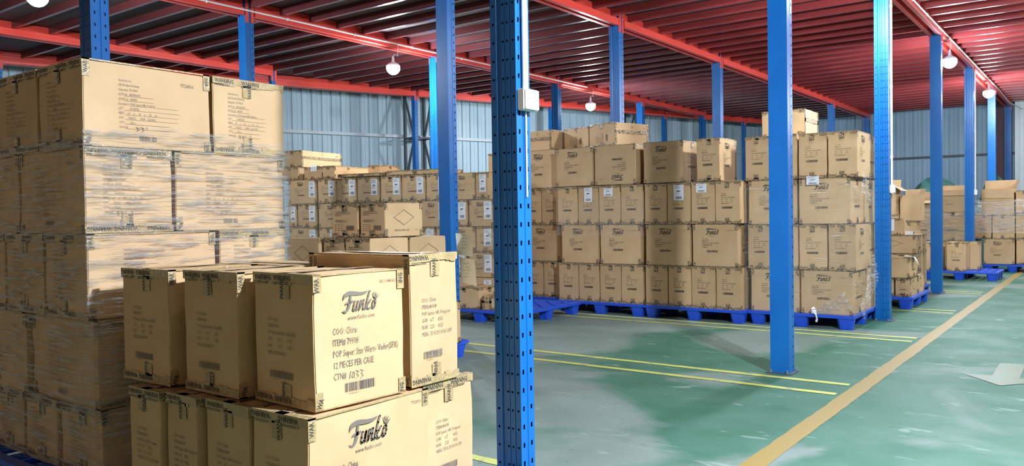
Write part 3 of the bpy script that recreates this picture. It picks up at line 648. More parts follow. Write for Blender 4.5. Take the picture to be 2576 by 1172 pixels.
b = MB(); b.box(-2.22, -2.0, 22.55, 22.7, 0, 3.76); mobj('wall_post', b.mesh('wall_post'), MT['maroon'], label='dark maroon post against the back wall at far right', cat='post')
b = MB(); b.box(-1.80, -1.62, 22.5, 22.6, 0, 3.76); b.box(-1.72, -1.70, 22.46, 22.5, 0, 3.76); mobj('wall_post', b.mesh('wall_post'), MT['grey'], label='pale post against the back wall at the right edge', cat='post')
# ---- conduits, switch boxes
def pipe(name, pts, r, label, cat='conduit', m='wplastic', clips=None):
    b = MB(); b.tube(pts, r); o = mobj(name, b.mesh(name, smooth=True), MT[m], label=label, cat=cat)
    if clips:
        for p in clips: q = MB(); q.box(p[0]-.012, p[0]+.012, p[1]-.006, p[1]+.006, p[2]-.016, p[2]+.016); c = mobj('clip', q.mesh('clip'), MT['wplastic'], o)
    return o
xa = R[0]+.083+.012; xc = R[2]+.083+.012
pipe('conduit', [(xc, 1.5, 3.645), (xc, 13.35, 3.645)], .0105, 'white conduit along the third beam feeding two hanging lamps', clips=[(xc, 3+i*1.1, 3.645) for i in range(9)])
pipe('conduit', [(xa, 2.7, 3.645), (xa, 19.6, 3.645), (xa+.02, 20.4, 3.60), (xa+.02, 21.6, 3.58), (xa+.2, 22.4, 3.5)], .010, 'white conduit along the aisle beam feeding the aisle lamps', clips=[(xa, 5+i*.9, 3.645) for i in range(16)])
def face_conduit(y, z0, z1, label, dx=0., r=.011):
    pipe('conduit', [(R[0]+.07+r+.001+dx, y, z0), (R[0]+.07+r+.001+dx, y, z1)], r, label, clips=[(R[0]+.07+r+.001+dx, y, z) for z in (z0+.3, (z0+z1)/2, z1-.2)])
face_conduit(2.598, 1.70, 3.55, 'white conduit down the nearest perforated column to a switch box', dx=-.0075, r=.0125)
def switchbox(x, y, z, w, h, label, t=.035):
    b = MB(); b.box(0, t, -w/2, w/2, -h/2, h/2); r = mobj('junction_box', b.mesh('junction_box', bevel=.004), MT['wplastic'], None, (x, y, z), label=label, cat='junction box')
    q = MB(); q.box(t, t+.006, -w/2+.004, w/2-.004, -h/2+.004, h/2-.004); mobj('cover', q.mesh('cover', bevel=.002), MT['wplastic'], r)
    for s_ in (-1, 1): q = MB(); q.lathe([(.004, 0), (.003, .002)], 8); mobj('cover_screw', q.mesh('cover_screw'), MT['steel'], r, (t+.006, s_*w*.32, 0), (0, math.pi/2, 0))
switchbox(R[0]+.0625+.001, 2.608, 1.655, .10, .085, 'square white switch box strapped to the nearest perforated column')
pipe('cable', [(R[0]+.0625+.005, 2.612, 1.61), (R[0]+.0625+.005, 2.612, 1.27)], .004, 'thin white cable below the square switch box on the nearest column', cat='cable')
for y, z0, t in ((Y0+2*SP, 1.45, 'third aisle column'), (Y0+4*SP, 1.5, 'fifth aisle column')):
    face_conduit(y+.03, z0, 3.55, 'white conduit down the %s' % t)
    switchbox(R[0]+.071, y+.03, z0-.04, .09, .09, 'small white switch box on the %s' % t)
# ---- lamps
for i, (x, y, z) in enumerate(LAMPS):
    lab = ['lit hanging bulb over the tall wrapped stack, at top left', 'lit hanging bulb left of the flat blue column, under the third beam', 'lit hanging bulb at the end of the conduit above the carton row', 'lit hanging bulb on the aisle beam above the third column',
           'lit hanging bulb on the aisle beam beside the fourth column', 'lit hanging bulb farthest along the aisle beam', 'lit bulb over the near aisle', 'lit bulb over the aisle, level with the third column', 'lit bulb over the far end of the aisle'][i]
    r = empty('hanging_lamp', (x, y, z-.09), label=lab, cat='lamp', group='lit bulbs hanging under the mezzanine')
    NB = 12 if i < 6 else 9
    b = MB(); b.lathe([(LAMP_R*math.sin(t*math.pi/20), -LAMP_R*math.cos(t*math.pi/20)) for t in range(1, NB+1)], 24); o = mobj('bulb', b.mesh('bulb', smooth=True), MT['bulbw' if i == 6 else 'bulba' if i > 6 else 'bulb'], r, (0, 0, .09))
    cz = -LAMP_R*math.cos(NB*math.pi/20); cr = LAMP_R*math.sin(NB*math.pi/20)
    b = MB(); b.lathe([(cr+.003, cz), (cr+.001, cz+.012), (cr*.8, cz+.03), (.03, LAMP_R*.85), (.02, LAMP_R), (.018, LAMP_R+.05), (.012, LAMP_R+.07), (.004, LAMP_R+.075)], 20); mobj('socket', b.mesh('socket', smooth=True), MT['wplastic'], r, (0, 0, .09))
    top = 3.64-z+.09; s0 = .09+LAMP_R+.07
    b = MB(); b.tube([(0, 0, s0), (.0, .03, s0+.03), (.0, .07, s0+.03), (.0, .09, s0+.01+.0), (.0, .10, top-.03), (0, .10, top)], .005, 6); mobj('flex', b.mesh('flex', smooth=True), MT['wplastic'], r)
# ================================================================ THE GOODS
# ---- tall wrapped stack at left
G = 'cartons of the tall wrapped stack at left'; S1 = (0, 0, 0); sx, sy = -3.385, 1.59
st = 'tall wrapped stack at left'
def c1(x0, x1, y0, y1, z0, z1, lab, front=None, right=None, **k): return carton(S1, x0, x1, y0, y1, z0, z1, lab, G, front, right, near=True, **k)
Z = [.12, .414, .788, 1.149, 1.514, 1.879]
c1(sx-.41, sx, sy, sy+.59, Z[4], Z[5], 'long text-printed carton at the near top corner of the tall wrapped stack', 'G', 'Gw')
c1(sx-.60, sx+.0, sy+.60, sy+1.01, Z[4], Z[5], 'shorter taped carton on top of the tall wrapped stack, far end', 'X', 'G')
c1(sx-.83, sx-.42, sy, sy+.59, Z[4], Z[5], 'top carton of the tall wrapped stack, second from the corner', 'G')
c1(sx-1.24, sx-.84, sy, sy+.59, Z[4], Z[5], 'top carton of the tall wrapped stack, cut by the photo edge', 'G')
c1(sx-.62, sx-.005, sy, sy+.395, Z[3], Z[4], 'fourth-tier corner carton of the tall wrapped stack, wide dark face forward', 'Gw', 'G')
c1(sx-.41, sx, sy+.40, sy+1.0, Z[3], Z[4], 'fourth-tier long carton of the tall wrapped stack, glare across it', 'X', 'Gw')
c1(sx-1.24, sx-.63, sy, sy+.395, Z[3], Z[4], 'fourth-tier carton of the tall wrapped stack at the photo edge', 'Gw')
c1(sx-.39, sx+.002, sy, sy+.60, Z[2], Z[3], 'middle-tier long carton at the corner of the tall wrapped stack', 'G', 'Gw')
c1(sx-.6, sx+.012, sy+.61, sy+1.0, Z[2], Z[3], 'middle-tier shorter carton of the tall wrapped stack, far end', 'X', 'G')
c1(sx-.80, sx-.40, sy, sy+.60, Z[2], Z[3], 'middle-tier carton of the tall wrapped stack, second from the corner', 'G')
c1(sx-1.22, sx-.81, sy, sy+.60, Z[2], Z[3], 'middle-tier carton of the tall wrapped stack at the photo edge', 'G')
c1(sx-.59, sx+.035, sy+.02, sy+.43, Z[1], Z[2], 'second-tier corner carton of the tall wrapped stack, jutting out slightly', 'Gw', 'G')
c1(sx-.40, sx+.02, sy+.44, sy+1.02, Z[1], Z[2], 'second-tier carton hidden behind the front stack, tall wrapped stack', 'X', 'Gw')
c1(sx-1.22, sx-.60, sy, sy+.42, Z[1], Z[2], 'second-tier carton of the tall wrapped stack at the photo edge', 'Gw')
c1(sx-.325, sx+.045, sy+.02, sy+.6, Z[0], Z[1], 'bottom-tier corner carton of the tall wrapped stack', 'G', 'Gw')
c1(sx-.66, sx-.335, sy+.01, sy+.6, Z[0], Z[1], 'bottom-tier carton of the tall wrapped stack, second from the corner', 'G')
c1(sx-1.0, sx-.67, sy+.01, sy+.6, Z[0], Z[1], 'bottom-tier carton of the tall wrapped stack, third from the corner', 'G')
c1(sx-1.22, sx-1.01, sy+.01, sy+.6, Z[0], Z[1], 'bottom-tier carton of the tall wrapped stack at the photo edge', 'X')
c1(sx-.5, sx+.03, sy+.61, sy+1.02, Z[0], Z[1], 'bottom-tier far carton of the tall wrapped stack', 'X', 'G')
r = pallet(sx-1.25, sy-.09, 0, 1.33, 1.13, 'blue plastic pallet under the tall wrapped stack at left'); r.scale = (1, 1, .84)
film((0, 0, 0), sx-1.24, sx+.008, sy-.0, sy+1.012, .13, 1.60, 'clear wrinkled stretch film round the tall stack at left', 3, off=.010, ragged=.018, step=lambda z: .042*min(1, max(0, (.84-z)/.08)))
# ---- front stack
G = 'cartons of the front stack'
def c2(x0, x1, y0, y1, z0, z1, lab, front=None, right=None, fr=None, **k): return carton(fr or (0, 0, 0), x0, x1, y0, y1, z0, z1, lab, G, front, right, near=True, **k)
zt, zm, zb = 1.016, .5635, .12
fa = (-2.072, 1.686, math.radians(-3.5))
c2(-.355, 0, 0, .40, zm, zt, 'front carton with large black script logo on its bright side', 'N', 'F', fa)
c2(-2.80, -2.455, 1.665, 2.06, zm, zt-.002, 'shaded carton left of the logo carton, top tier of the front stack', 'N', 'F')
c2(-3.22, -2.865, 1.645, 2.05, zm, zt-.004, 'shaded leftmost carton, top tier of the front stack', 'N', 'F')
c2(-2.635, -2.062, 2.125, 2.40, zm, 1.06, 'taller carton behind the logo carton, weights printed on its bright end', 'Fb', 'Nb')
c2(-3.22, -2.66, 2.10, 2.40, zm, zt-.01, 'rear left carton, top tier of the front stack', 'Fb', 'Nb')
c2(-2.335, -2.035, 1.625, 2.19, zb, zm-.002, 'lower carton with script logo under the front logo carton', 'Nb', 'Fb')
c2(-2.635, -2.075, 2.20, 2.50, zb, zm-.001, 'lower end carton right of the lower logo carton, weights printed', 'Fb', 'Nb')
c2(-2.61, -2.345, 1.625, 2.17, zb, zm-.003, 'shaded lower carton, second from right in the front stack', 'Nb', 'X')
c2(-2.83, -2.62, 1.60, 2.15, zb, zm-.002, 'shaded lower carton, third from right in the front stack', 'Nb', 'X')
c2(-3.07, -2.84, 1.585, 2.14, zb, zm-.004, 'shaded lower carton at the left end of the front stack', 'Nb', 'X')
c2(-3.2, -2.65, 2.18, 2.50, zb, zm-.004, 'lower rear left carton of the front stack', 'Fb', 'Nb')
pallet(-3.15, 1.57, 0, 1.13, .98, 'blue plastic pallet under the front carton stack').scale = (1, 1, .84)
# hanging sheets of paper at the rear corner
for n_, (z0, z1, x0, x1, lab) in enumerate(((1.045, 1.13, -2.085, -2.005, 'white handwritten sheet hanging at the rear corner of the front stack, upper'), (.932, 1.035, -2.072, -1.985, 'grey-white sheet hanging at the rear corner of the front stack, lower'))):
    b = MB(); n = 8
    for i in range(n+1):
        t = i/n
        for z in (z0, z1): b.v.append((x0+(x1-x0)*t+(z1-z)*.04, 2.415+.006*math.sin(t*3+n_)+(z1-z)*.05, z-(.01*t)))
    for i in range(n): b.f.append((2*i, 2*i+2, 2*i+3, 2*i+1))
    o = mobj('paper_sheet', b.mesh('paper', smooth=True), MT['white'], label=lab, cat='paper')
    p = PR()
    for i in range(5): p.stroke([(.012+.006*j, .07-.013*i+.004*math.sin(j*2.1+i)) for j in range(3+i % 2, 9)], .0012)
    mobj('handwriting', p.mesh('handwriting'), MT['pen'], o, (x0, 2.409, z0+.008), (math.pi/2, 0, 0))
# ---- diamond-marked stack
G = 'cartons of the diamond-marked stack'
def c3(x0, x1, y0, y1, z0, z1, lab, front=None, right=None, **k): return carton((0, 0, 0), x0, x1, y0, y1, z0, z1, lab, G, front, right, **k)
z = [.14, .49, .77, 1.045, 1.312]; X = -4.35
c3(X-.275, X, 4.23, 4.65, z[3], z[4], 'topmost right carton with diamond outline on its bright side', 'J', 'D')
c3(X-.60, X-.295, 4.23, 4.65, z[3], z[4], 'topmost left carton of the diamond-marked stack', 'J')
c3(X-.275, X, 4.075, 4.485, z[2], z[3], 'third-tier carton with diamond outline, near end of the diamond-marked stack', 'J', 'Dp')
c3(X-.02-.27, X+.005, 4.49, 4.92, z[2], z[3], 'third-tier carton with diamond outline, far end of the diamond-marked stack', 'X', 'Dp')
c3(X-.53, X-.28, 4.08, 4.485, z[2], z[3], 'shaded third-tier carton left of the near diamond carton', 'J')
c3(X-.95, X-.555, 4.06, 4.33, z[2], z[3], 'shaded carton with its diamond face forward, left of the diamond stack', 'Dp')
c3(X-.95, X-.3, 4.5, 4.92, z[2], z[3], 'rear third-tier carton of the diamond-marked stack', 'Dp')
for n_, (a, c_) in enumerate(((z[0], z[1]), (z[1], z[2]))):
    t = ('bottom', 'second')[n_]; e = .16 if n_ == 0 else .03
    c3(X-.275, X+.0, 4.08, 4.49, a, c_, '%s-tier carton at the near corner of the diamond-marked stack' % t, 'J', 'Dp')
    c3(X-.275, X+.01, 4.50, 4.92+e, a, c_, '%s-tier far carton of the diamond-marked stack, by the flat column' % t, 'X', 'D')
    c3(X-.93, X-.285, 4.08, 4.49, a, c_, '%s-tier left carton of the diamond-marked stack' % t, 'Dp')
    c3(X-.93, X-.285, 4.50, 4.92, a, c_, '%s-tier rear left carton of the diamond-marked stack' % t, 'Dp')
pallet(-5.50, 4.05, 0, 1.13, 1.16, 'blue plastic pallet under the diamond-marked stack')
# ---- labelled wall of cartons
yw = math.radians(9.1); S7 = (-5.9, 7.55, yw); G = 'labelled cartons of the long stack in the middle'
TN = ['bottom', 'second', 'third', 'fourth', 'top']
z = [.14, .447, .748, 1.064, 1.392, 1.722]
rows = {4: [(-3.25, -2.755, 'F', 1), (-2.735, -2.41, 'N', 1), (-2.405, -2.065, 'N', 1), (-2.06, -1.70, 'N', 1), (-1.68, -1.35, 'N', 1), (-1.345, -.985, 'N', 1), (-.975, -.66, 'N', 1), (-.60, -.265, 'F', 0), (-.26, -.085, 'N', 1)],
        3: [(-3.27, -3.11, 'N', 1), (-3.10, -2.76, 'N', 1), (-2.73, -2.22, 'F', 1), (-2.21, -1.87, 'N', 1), (-1.86, -1.36, 'F', 1), (-1.35, -1.10, 'N', 1), (-1.09, -.66, 'F', 1), (-.65, -.375, 'N', 1), (-.36, -.012, 'F', 1)],
        2: [(-3.25, -2.76, 'F', 1), (-2.73, -2.40, 'N', 1), (-2.39, -2.06, 'N', 1), (-2.05, -1.7, 'N', 1), (-1.69, -1.2, 'F', 1), (-1.19, -.85, 'N', 1), (-.84, -.65, 'N', 1), (-.62, -.27, 'F', 0), (-.265, -.02, 'N', 1)],
        1: [(-3.25, -2.70, 'F', 1), (-2.69, -2.2, 'F', 1), (-2.19, -1.7, 'F', 1), (-1.69, -1.2, 'F', 1), (-1.19, -.65, 'F', 1), (-.64, -.40, 'N', 1), (-.375, -.02, 'F', 1)],
        0: [(-3.25, -2.70, 'F', 0), (-2.69, -2.2, 'F', 0), (-2.19, -1.7, 'F', 0), (-1.69, -1.2, 'F', 0), (-1.19, -.65, 'F', 0), (-.64, -.03, 'X', 1)]}
on = ['first', 'second', 'third', 'fourth', 'fifth', 'sixth', 'seventh', 'eighth', 'ninth']
for t, rr in rows.items():
    for i, (a, c_, kd, lb) in enumerate(rr):
        wd = c_-a; h = z[t+1]-z[t]; lw = .105 if wd > .2 else .09
        lh = .21 if t else .09
        carton(S7, a, c_, 0, .57, z[t], z[t+1], ('logo-printed' if kd == 'F' else 'narrow')+' %scarton, %s from left, %s tier, long middle stack' % ('labelled ' if lb else '', on[i], TN[t]), G, kd, None, tape=t > 0,
               white=(wd-lw-.03, h-lh-.03, lw, lh) if lb else None)
# supports behind and the loose top layer
for n_, (a, c_) in enumerate(((-3.25, -2.2), (-2.19, -1.25))):
    carton(S7, a, c_, .58, 1.02, .14, 1.72 if n_ < 1 else 1.70, 'large plain carton at the back of the long middle stack, %s from left' % on[n_], G, None, None, tape=False)
tl = [(-3.44, -3.12, .05, .5, 1.725, 1.905, 'X', None, 'small shaded carton at the left end on the long middle stack', None),
      (-3.08, -2.755, .12, .6, 1.725, 1.90, 'X', 'X', 'small carton with folded white paper on the long middle stack', None),
      (-2.735, -2.52, .10, 1.0, 1.725, 1.905, 'X', 'F', 'carton with logo on its bright side, lying on the long middle stack', None),
      (-2.15, -1.945, .35, .82, 1.725, 1.90, 'X', 'X', 'plain taped carton right of the logo carton on the middle stack', None),
      (-3.44, -3.11, .12, .98, 1.907, 2.145, 'X', 'C', 'topmost carton with round mark, left end of the middle stack', None),
      (-2.40, -1.62, .02, .34, 1.730, 1.775, 'X', None, 'flat folded carton lying on the long middle stack, left one', None),
      (-1.60, -.70, .02, .45, 1.725, 1.79, 'X', None, 'flat wrapped carton lying on the long middle stack, right one', None)]
for a, c_, v0, v1, z0, z1, f, r, lab, _ in tl: carton(S7, a, c_, v0, v1, z0, z1, lab, 'loose cartons on top of the long middle stack', f, r)
b = MB(); n = 8
pp = [(0, -.004, .115), (0, -.004, .18), (0, .01, .195), (0, .05, .19), (0, .12, .182)]
for p in pp:
    for x in (0, .11): b.v.append((x, p[1], p[2]))
for i in range(4): b.f.append((2*i, 2*i+1, 2*i+3, 2*i+2))
c, s = math.cos(yw), math.sin(yw); u, v = -2.95, .12
mobj('paper_sheet', b.mesh('paper', smooth=True), MT['white'], None, (S7[0]+u*c-v*s, S7[1]+u*s+v*c, 1.722), (0, 0, yw), label='white paper folded over a small carton on the middle stack', cat='paper')
pallet(S7[0]-3.27*c+.02*s, S7[1]-3.27*s-.02*c, yw, 1.15, 1.05, 'blue plastic pallet under the left part of the long middle stack')
pallet(S7[0]-2.1*c+.02*s, S7[1]-2.1*s-.02*c, yw, 1.15, 1.05, 'blue plastic pallet under the middle of the long stack')
film((-5.9, 7.55, yw), -3.27, -.0, 0, 1.04, .5, 1.62, 'thin stretch film round the labelled cartons of the long middle stack', 5, m='wrap2', ragged=.02, poly=[(-3.285, -.014), (.008, -.014), (.008, .59), (-1.22, .59), (-1.22, 1.05), (-3.285, 1.05)])
film((0, 0, 0), -5.47, -4.28, 8.25, 8.82, .93, 1.38, 'band of thin film round the middle pallet of the carton row', 15, m='wrap2', off=.003, ragged=.02)
# film tails
def film_tail(p0, p1, wd, nrm, label, seed):
    rd = random.Random(seed); p0 = Vector(p0); p1 = Vector(p1); d = (p1-p0).normalized(); n = Vector(nrm).normalized(); x = d.cross(n).normalized(); b = MB()
    for i in range(29):
        t = i/28; ww = wd*(1.2-.75*t+.15*math.sin(t*9+seed))
        for j in range(9): q = p0.lerp(p1, t)+x*ww*(j/8-.5)+n*(.012+.009*math.sin(j*2.1+i*.5)+.006*rd.random()); b.v.append(tuple(q-p0))
    for i in range(28):
        for j in range(8): b.f.append((9*i+j, 9*i+j+1, 9*i+j+10, 9*i+j+9))
    mobj('stretch_wrap', b.mesh('film_tail', smooth=True), MT['wrap'], None, tuple(p0), label=label, cat='stretch film')
cu, su = math.cos(yw), math.sin(yw); tp = lambda u, v, z: (S7[0]+u*cu-v*su, S7[1]+u*su+v*cu, z)
film_tail(tp(-.02, -.012, .98), tp(-.22, -.012, .50), .09, (su, -cu, 0), 'gathered tail of clear film hanging on the right end of the middle stack', 2)
# ---- half-empty pallet in front of it
G = 'loose cartons on the half-empty pallet'
pallet(-6.27, 6.90, 0, 1.2, 1.25, 'half-empty blue plastic pallet beside the nearest perforated column')
carton((0, 0, 0), -6.15, -5.69, 6.97, 7.36, .14, .385, 'dark-fronted carton at the left on the half-empty pallet', G, 'X', 'N')
carton((0, 0, 0), -5.64, -5.50, 6.96, 7.2, .14, .30, 'small taped carton on the half-empty pallet', G, 'C', 'X')
carton((0, 0, 0), -5.68, -5.42, 7.24, 7.44, .14, .33, 'carton at the back right of the half-empty pallet', G, 'X', 'X')
# ---- row of logo cartons on pallets
def tier(fr, y0, y1, z0, z1, cells, stack, t, G, back=False, white={}, **k):
    for i, cell in enumerate(cells):
        a, c_, kd = cell[:3]; fl = len(cell) > 3 and cell[3] == 'flip'; rk = cell[4] if len(cell) > 4 else None
        lk = 'logo-printed carton' if kd[0] == 'F' else 'narrow text-printed carton'
        if fl: lk = 'upside-down logo-printed carton'
        if i in white: lk = 'narrow carton with white paper'
        carton(fr, a, c_, y0+random.uniform(0, .012), y1, z0, z1, '%s, %s from left, %s tier, %s' % (lk, on[i], t, stack), G, kd, rk, white=white.get(i), flip=fl, **k)
N4 = lambda a, c_, kd='N': [(a+(c_-a)*i/4, a+(c_-a)*(i+1)/4, kd) for i in range(4)]
F0 = (0, 0, 0); zz = [.14, .60, 1.066, 1.532, 2.0]; tn = ['bottom', 'second', 'third', 'top']
s5 = 'middle pallet of the row'; G = 'logo cartons in the pallet row'
tier(F0, 8.25, 8.8, zz[0], zz[1], N4(-5.46, -4.29), s5, tn[0], G)
tier(F0, 8.25, 8.8, zz[1], zz[2], [(-5.41, -4.885, 'F'), (-4.86, -4.32, 'F')], s5, tn[1], G)
tier(F0, 8.25, 8.8, zz[2], zz[3], N4(-5.46, -4.285), s5, tn[2], G, white={1: (.09, .27, .11, .17), 2: (.07, .335, .12, .095)})
tier(F0, 8.25, 8.8, zz[3], zz[4], [(-5.47, -4.945, 'F'), (-4.925, -4.37, 'F', 'flip')], s5, tn[3], G)
pallet(-5.47, 8.22, 0, 1.18, .78, 'blue plastic pallet under the middle of the carton row')
s5 = 'right pallet of the row'
tier(F0, 8.25, 8.8, zz[0], zz[1], N4(-4.27, -3.135), s5, tn[0], G)
tier(F0, 8.25, 8.8, zz[1], zz[2], [(-4.26, -3.71, 'F'), (-3.69, -3.17, 'F', '', 'N')], s5, tn[1], G)
tier(F0, 8.25, 8.8, zz[2], zz[3], N4(-4.27, -3.135), s5, tn[2], G, white={1: (.08, .265, .12, .17), 2: (.06, .345, .12, .095)})
tier(F0, 8.25, 8.75, zz[3], zz[4], [(-4.28, -3.785, 'F', '', 'N'), (-3.63, -3.36, 'N', '', 'F')], s5, tn[3], G)
pallet(-4.28, 8.22, 0, 1.19, 1.15, 'blue plastic pallet under the right part of the carton row')
s5 = 'left pallet of the row'
tier(F0, 8.42, 8.95, zz[0], zz[1], N4(-6.68, -5.52), s5, tn[0], G)
tier(F0, 8.42, 8.95, zz[1], zz[2], [(-6.66, -6.11, 'F'), (-6.08, -5.55, 'F')], s5, tn[1], G)
tier(F0, 8.42, 8.95, zz[2], zz[3], N4(-6.66, -5.54), s5, tn[2], G, white={1: (.12, .31, .11, .12)})
tier(F0, 8.42, 8.95, zz[3], zz[4]+.02, [(-6.68, -6.14, 'X'), (-6.10, -5.565, 'F')], s5, tn[3], G)
pallet(-6.70, 8.36, 0, 1.20, 1.15, 'blue plastic pallet under the left end of the carton row')
# back of those pallets, clear of the column that stands behind them
for n_, (a, c_, y0, y1) in enumerate(((-6.66, -5.55, 8.97, 9.5), (-4.26, -3.13, 8.82, 9.36))):
    for t in range(4):
        q = ('left', 'right')[n_]; carton(F0, a, a+.55, y0, y1, zz[t], zz[t+1], 'rear left carton, %s tier, %s pallet of the row' % (tn[t], q), G, None, None, tape=False)
        if not (n_ == 1 and t == 3): carton(F0, a+.56, c_, y0, y1, zz[t], zz[t+1], 'rear right carton, %s tier, %s pallet of the row' % (tn[t], q), G, None, 'X', tape=False)
fq = (-4.76, 8.47, math.radians(-17))
G2 = 'sideways cartons lying across the top of the pallet row'
carton(fq, -.47, 0, 0, .58, 2.023, 2.30, 'topmost sideways carton with bright taped end above the carton row', G2, 'R', 'C')
carton(fq, -.96, -.48, 0, .58, 2.023, 2.295, 'topmost sideways carton, middle one above the carton row', G2, 'R', 'X')
carton((0, 0, math.radians(-2)), -6.50, -6.04, 8.36, 8.9, 2.023, 2.29, 'topmost carton with taped band, left one above the carton row', G2, 'C', 'X')
# ---- wrapped pallet by the tall column
G = 'cartons of the wrapped pallet by the third aisle column'; s6 = 'wrapped pallet right'
Z6 = [.14, .588, 1.055, 1.522, 1.985]
s6 = 'wrapped pallet by column'
tier(F0, 8.35, 8.9, Z6[0], Z6[1], [(-3.07, -2.555, 'F'), (-2.545, -2.035, 'F', '', 'N')], s6, tn[0], G)
tier(F0, 8.35, 8.9, Z6[1], Z6[2], [(-3.1, -2.835, 'N'), (-2.83, -2.565, 'N'), (-2.56, -2.275, 'N'), (-2.27, -2.0, 'N', '', 'F')], s6, tn[1], G)
tier(F0, 8.35, 8.9, Z6[2], Z6[3], [(-3.09, -2.575, 'F'), (-2.56, -2.05, 'F', '', 'N')], s6, tn[2], G)
tier(F0, 8.35, 8.9, Z6[3], Z6[4], [(-3.12, -2.845, 'N'), (-2.84, -2.57, 'N'), (-2.56, -2.275, 'N'), (-2.27, -1.985, 'N', '', 'F')], s6, tn[3], G)
for t, (a, r) in enumerate(((-2.04, 'F'), (-2.035, 'N'), (-2.05, 'F'), (-2.035, 'N'))):
    carton(F0, a-.5, a, 8.92, 9.47, Z6[t], Z6[t+1], 'rear right carton, %s tier, wrapped pallet by column' % tn[t], G, None, r); carton(F0, a-1.04, a-.51, 8.92, 9.47, Z6[t], Z6[t+1], 'rear left carton, %s tier, wrapped pallet by column' % tn[t], G, None, None, tape=False)
carton(F0, -2.99, -2.53, 8.50, 8.98, 1.988, 2.258, 'topmost carton with a taped band, above the wrapped pallet', G, 'X', 'C')
pallet(-3.085, 8.31, 0, 1.07, 1.15, 'blue plastic pallet under the wrapped cartons by the third aisle column')
film(F0, -3.10, -2.0, 8.35, 9.47, .15, 1.49, 'clear stretch film round the wrapped pallet by the third aisle column', 9, m='wrap2', ragged=.03, poly=[(-3.118, 8.332), (-1.982, 8.332), (-1.982, 8.98), (-2.022, 9.15), (-2.022, 9.49), (-3.118, 9.49)])
film_tail((-1.962, 8.95, .62), (-1.962, 8.36, .18), .30, (1, 0, 0), 'added film piece giving glare across the lower right side of the wrapped pallet', 5)  # this piece and the next are added to bring glare to the right faces
film_tail((-1.962, 8.40, 1.50), (-1.962, 8.75, 1.30), .22, (1, 0, 0), 'added crumpled film giving glare at the upper right corner of the wrapped pallet', 7)
film_tail((-2.06, 8.318, .30), (-2.38, 8.318, .16), .14, (0, -1, 0), 'film pulled towards the white knot on the wrapped pallet', 8)
b = MB(); b.box(0, .125, -.002, 0, 0, .085); o = mobj('paper_sheet', b.mesh('paper'), MT['white'], None, (-2.47, 8.325, 1.455), label='white paper stuck on the wrapped pallet by the third aisle column', cat='paper')
mobj('paper_printing', label_mesh(.125, .085, 77), MT['pen'], o, (0, -.003, 0), (math.pi/2, 0, 0))
b = MB(); rk = random.Random(3); b.lathe([(.004, 0), (.020, .008), (.024, .02), (.028, .03), (.018, .045), (.022, .055), (.008, .068)], 11, (0, 0, 0)); b.v = [(x*rk.uniform(.6, 1.35), y*rk.uniform(.6, 1.3), z_*rk.uniform(.85, 1.1)) for x, y, z_ in b.v]; b.tube([(0, 0, .02), (.03, -.02, 0), (.04, -.03, -.05), (.035, -.03, -.075)], .011, 7)
mobj('film_knot', b.mesh('film_knot', smooth=True), MT['film'], None, (-2.40, 8.30, .145), label='crumpled white knot of film on the pallet edge', cat='film knot')
# ---- small loaded pallet behind the third column
G = 'cartons on the small loaded pallet'
pallet(-3.05, 10.40, 0, 1.19, 1.12, 'small blue plastic pallet behind the third aisle column')
carton(F0, -2.075, -1.90, 10.5, 10.96, .14, .362, 'bottom right carton on the small loaded pallet', G, 'N', 'F')
carton(F0, -2.075, -1.90, 10.98, 11.40, .14, .362, 'bottom rear carton on the small loaded pallet', G, None, 'F')
carton(F0, -2.5, -2.085, 10.5, 10.96, .14, .362, 'bottom carton left of the corner on the small loaded pallet', G, 'N', None)
carton(F0, -2.5, -2.085, 10.98, 11.40, .14, .355, 'bottom rear left carton on the small loaded pallet', G, None, None)
carton(F0, -2.42, -1.905, 10.49, 10.98, .364, .605, 'logo carton with loose white sheet, upper tier of the small pallet', G, 'F', 'N')
b = MB(); b.quad((0, 0, 0), (0, .16, -.02), (.045, .14, -.12), (.05, .03, -.09)); b.quad((0, 0, 0), (-.1, 0, .002), (-.1, .15, .002), (0, .16, -.02)); mobj('paper_sheet', b.mesh('paper'), MT['white'], None, (-1.888, 10.58, .622), label='loose white sheet hanging off the small loaded pallet', cat='paper')
G = 'cartons of the second diamond-marked stack'
for n_, (a, c_, z0, z1, f) in enumerate(((-2.48, -2.10, .10, .34, 'X'), (-2.92, -2.49, .10, .34, 'X'), (-2.48, -2.10, .342, .583, 'X'), (-2.92, -2.49, .342, .583, 'X'), (-2.75, -2.10, .585, .832, 'D'))):
    carton(F0, a, c_, 11.95, 12.36, z0, z1, ['bottom right', 'bottom left', 'second-tier right', 'second-tier left', 'diamond-outlined third-tier'][n_]+' carton behind the small loaded pallet', G, f, 'J' if n_ == 4 else 'X')
carton(F0, -2.5, -2.12, 12.42, 12.9, .10, .583, 'tall dark carton behind the diamond-outlined carton', G, None, 'X'); carton(F0, -2.5, -2.12, 12.42, 12.9, .585, .83, 'rear carton level with the diamond-outlined carton', G, None, 'N')
carton(F0, -2.66, -2.29, 12.0, 12.36, .834, 1.068, 'carton with handwritten sheet on top of the diamond-outlined carton', G, 'X', 'Dp', white=(.06, .06, .22, .16))
pallet(-3.0, 11.9, 0, .92, 1.05, 'blue plastic pallet under the second diamond-marked stack').scale = (1, 1, .7)
b = MB(); b.box(0, .10, 0, .1, 0, .05); b.quad((.1, 0, .05), (.13, 0, .03), (.13, .1, .03), (.1, .1, .05)); mobj('small_carton', b.mesh('small_carton', bevel=.002), MT['white'], None, (-2.26, 12.1, .834), label='small white box on the diamond-outlined carton', cat='box')
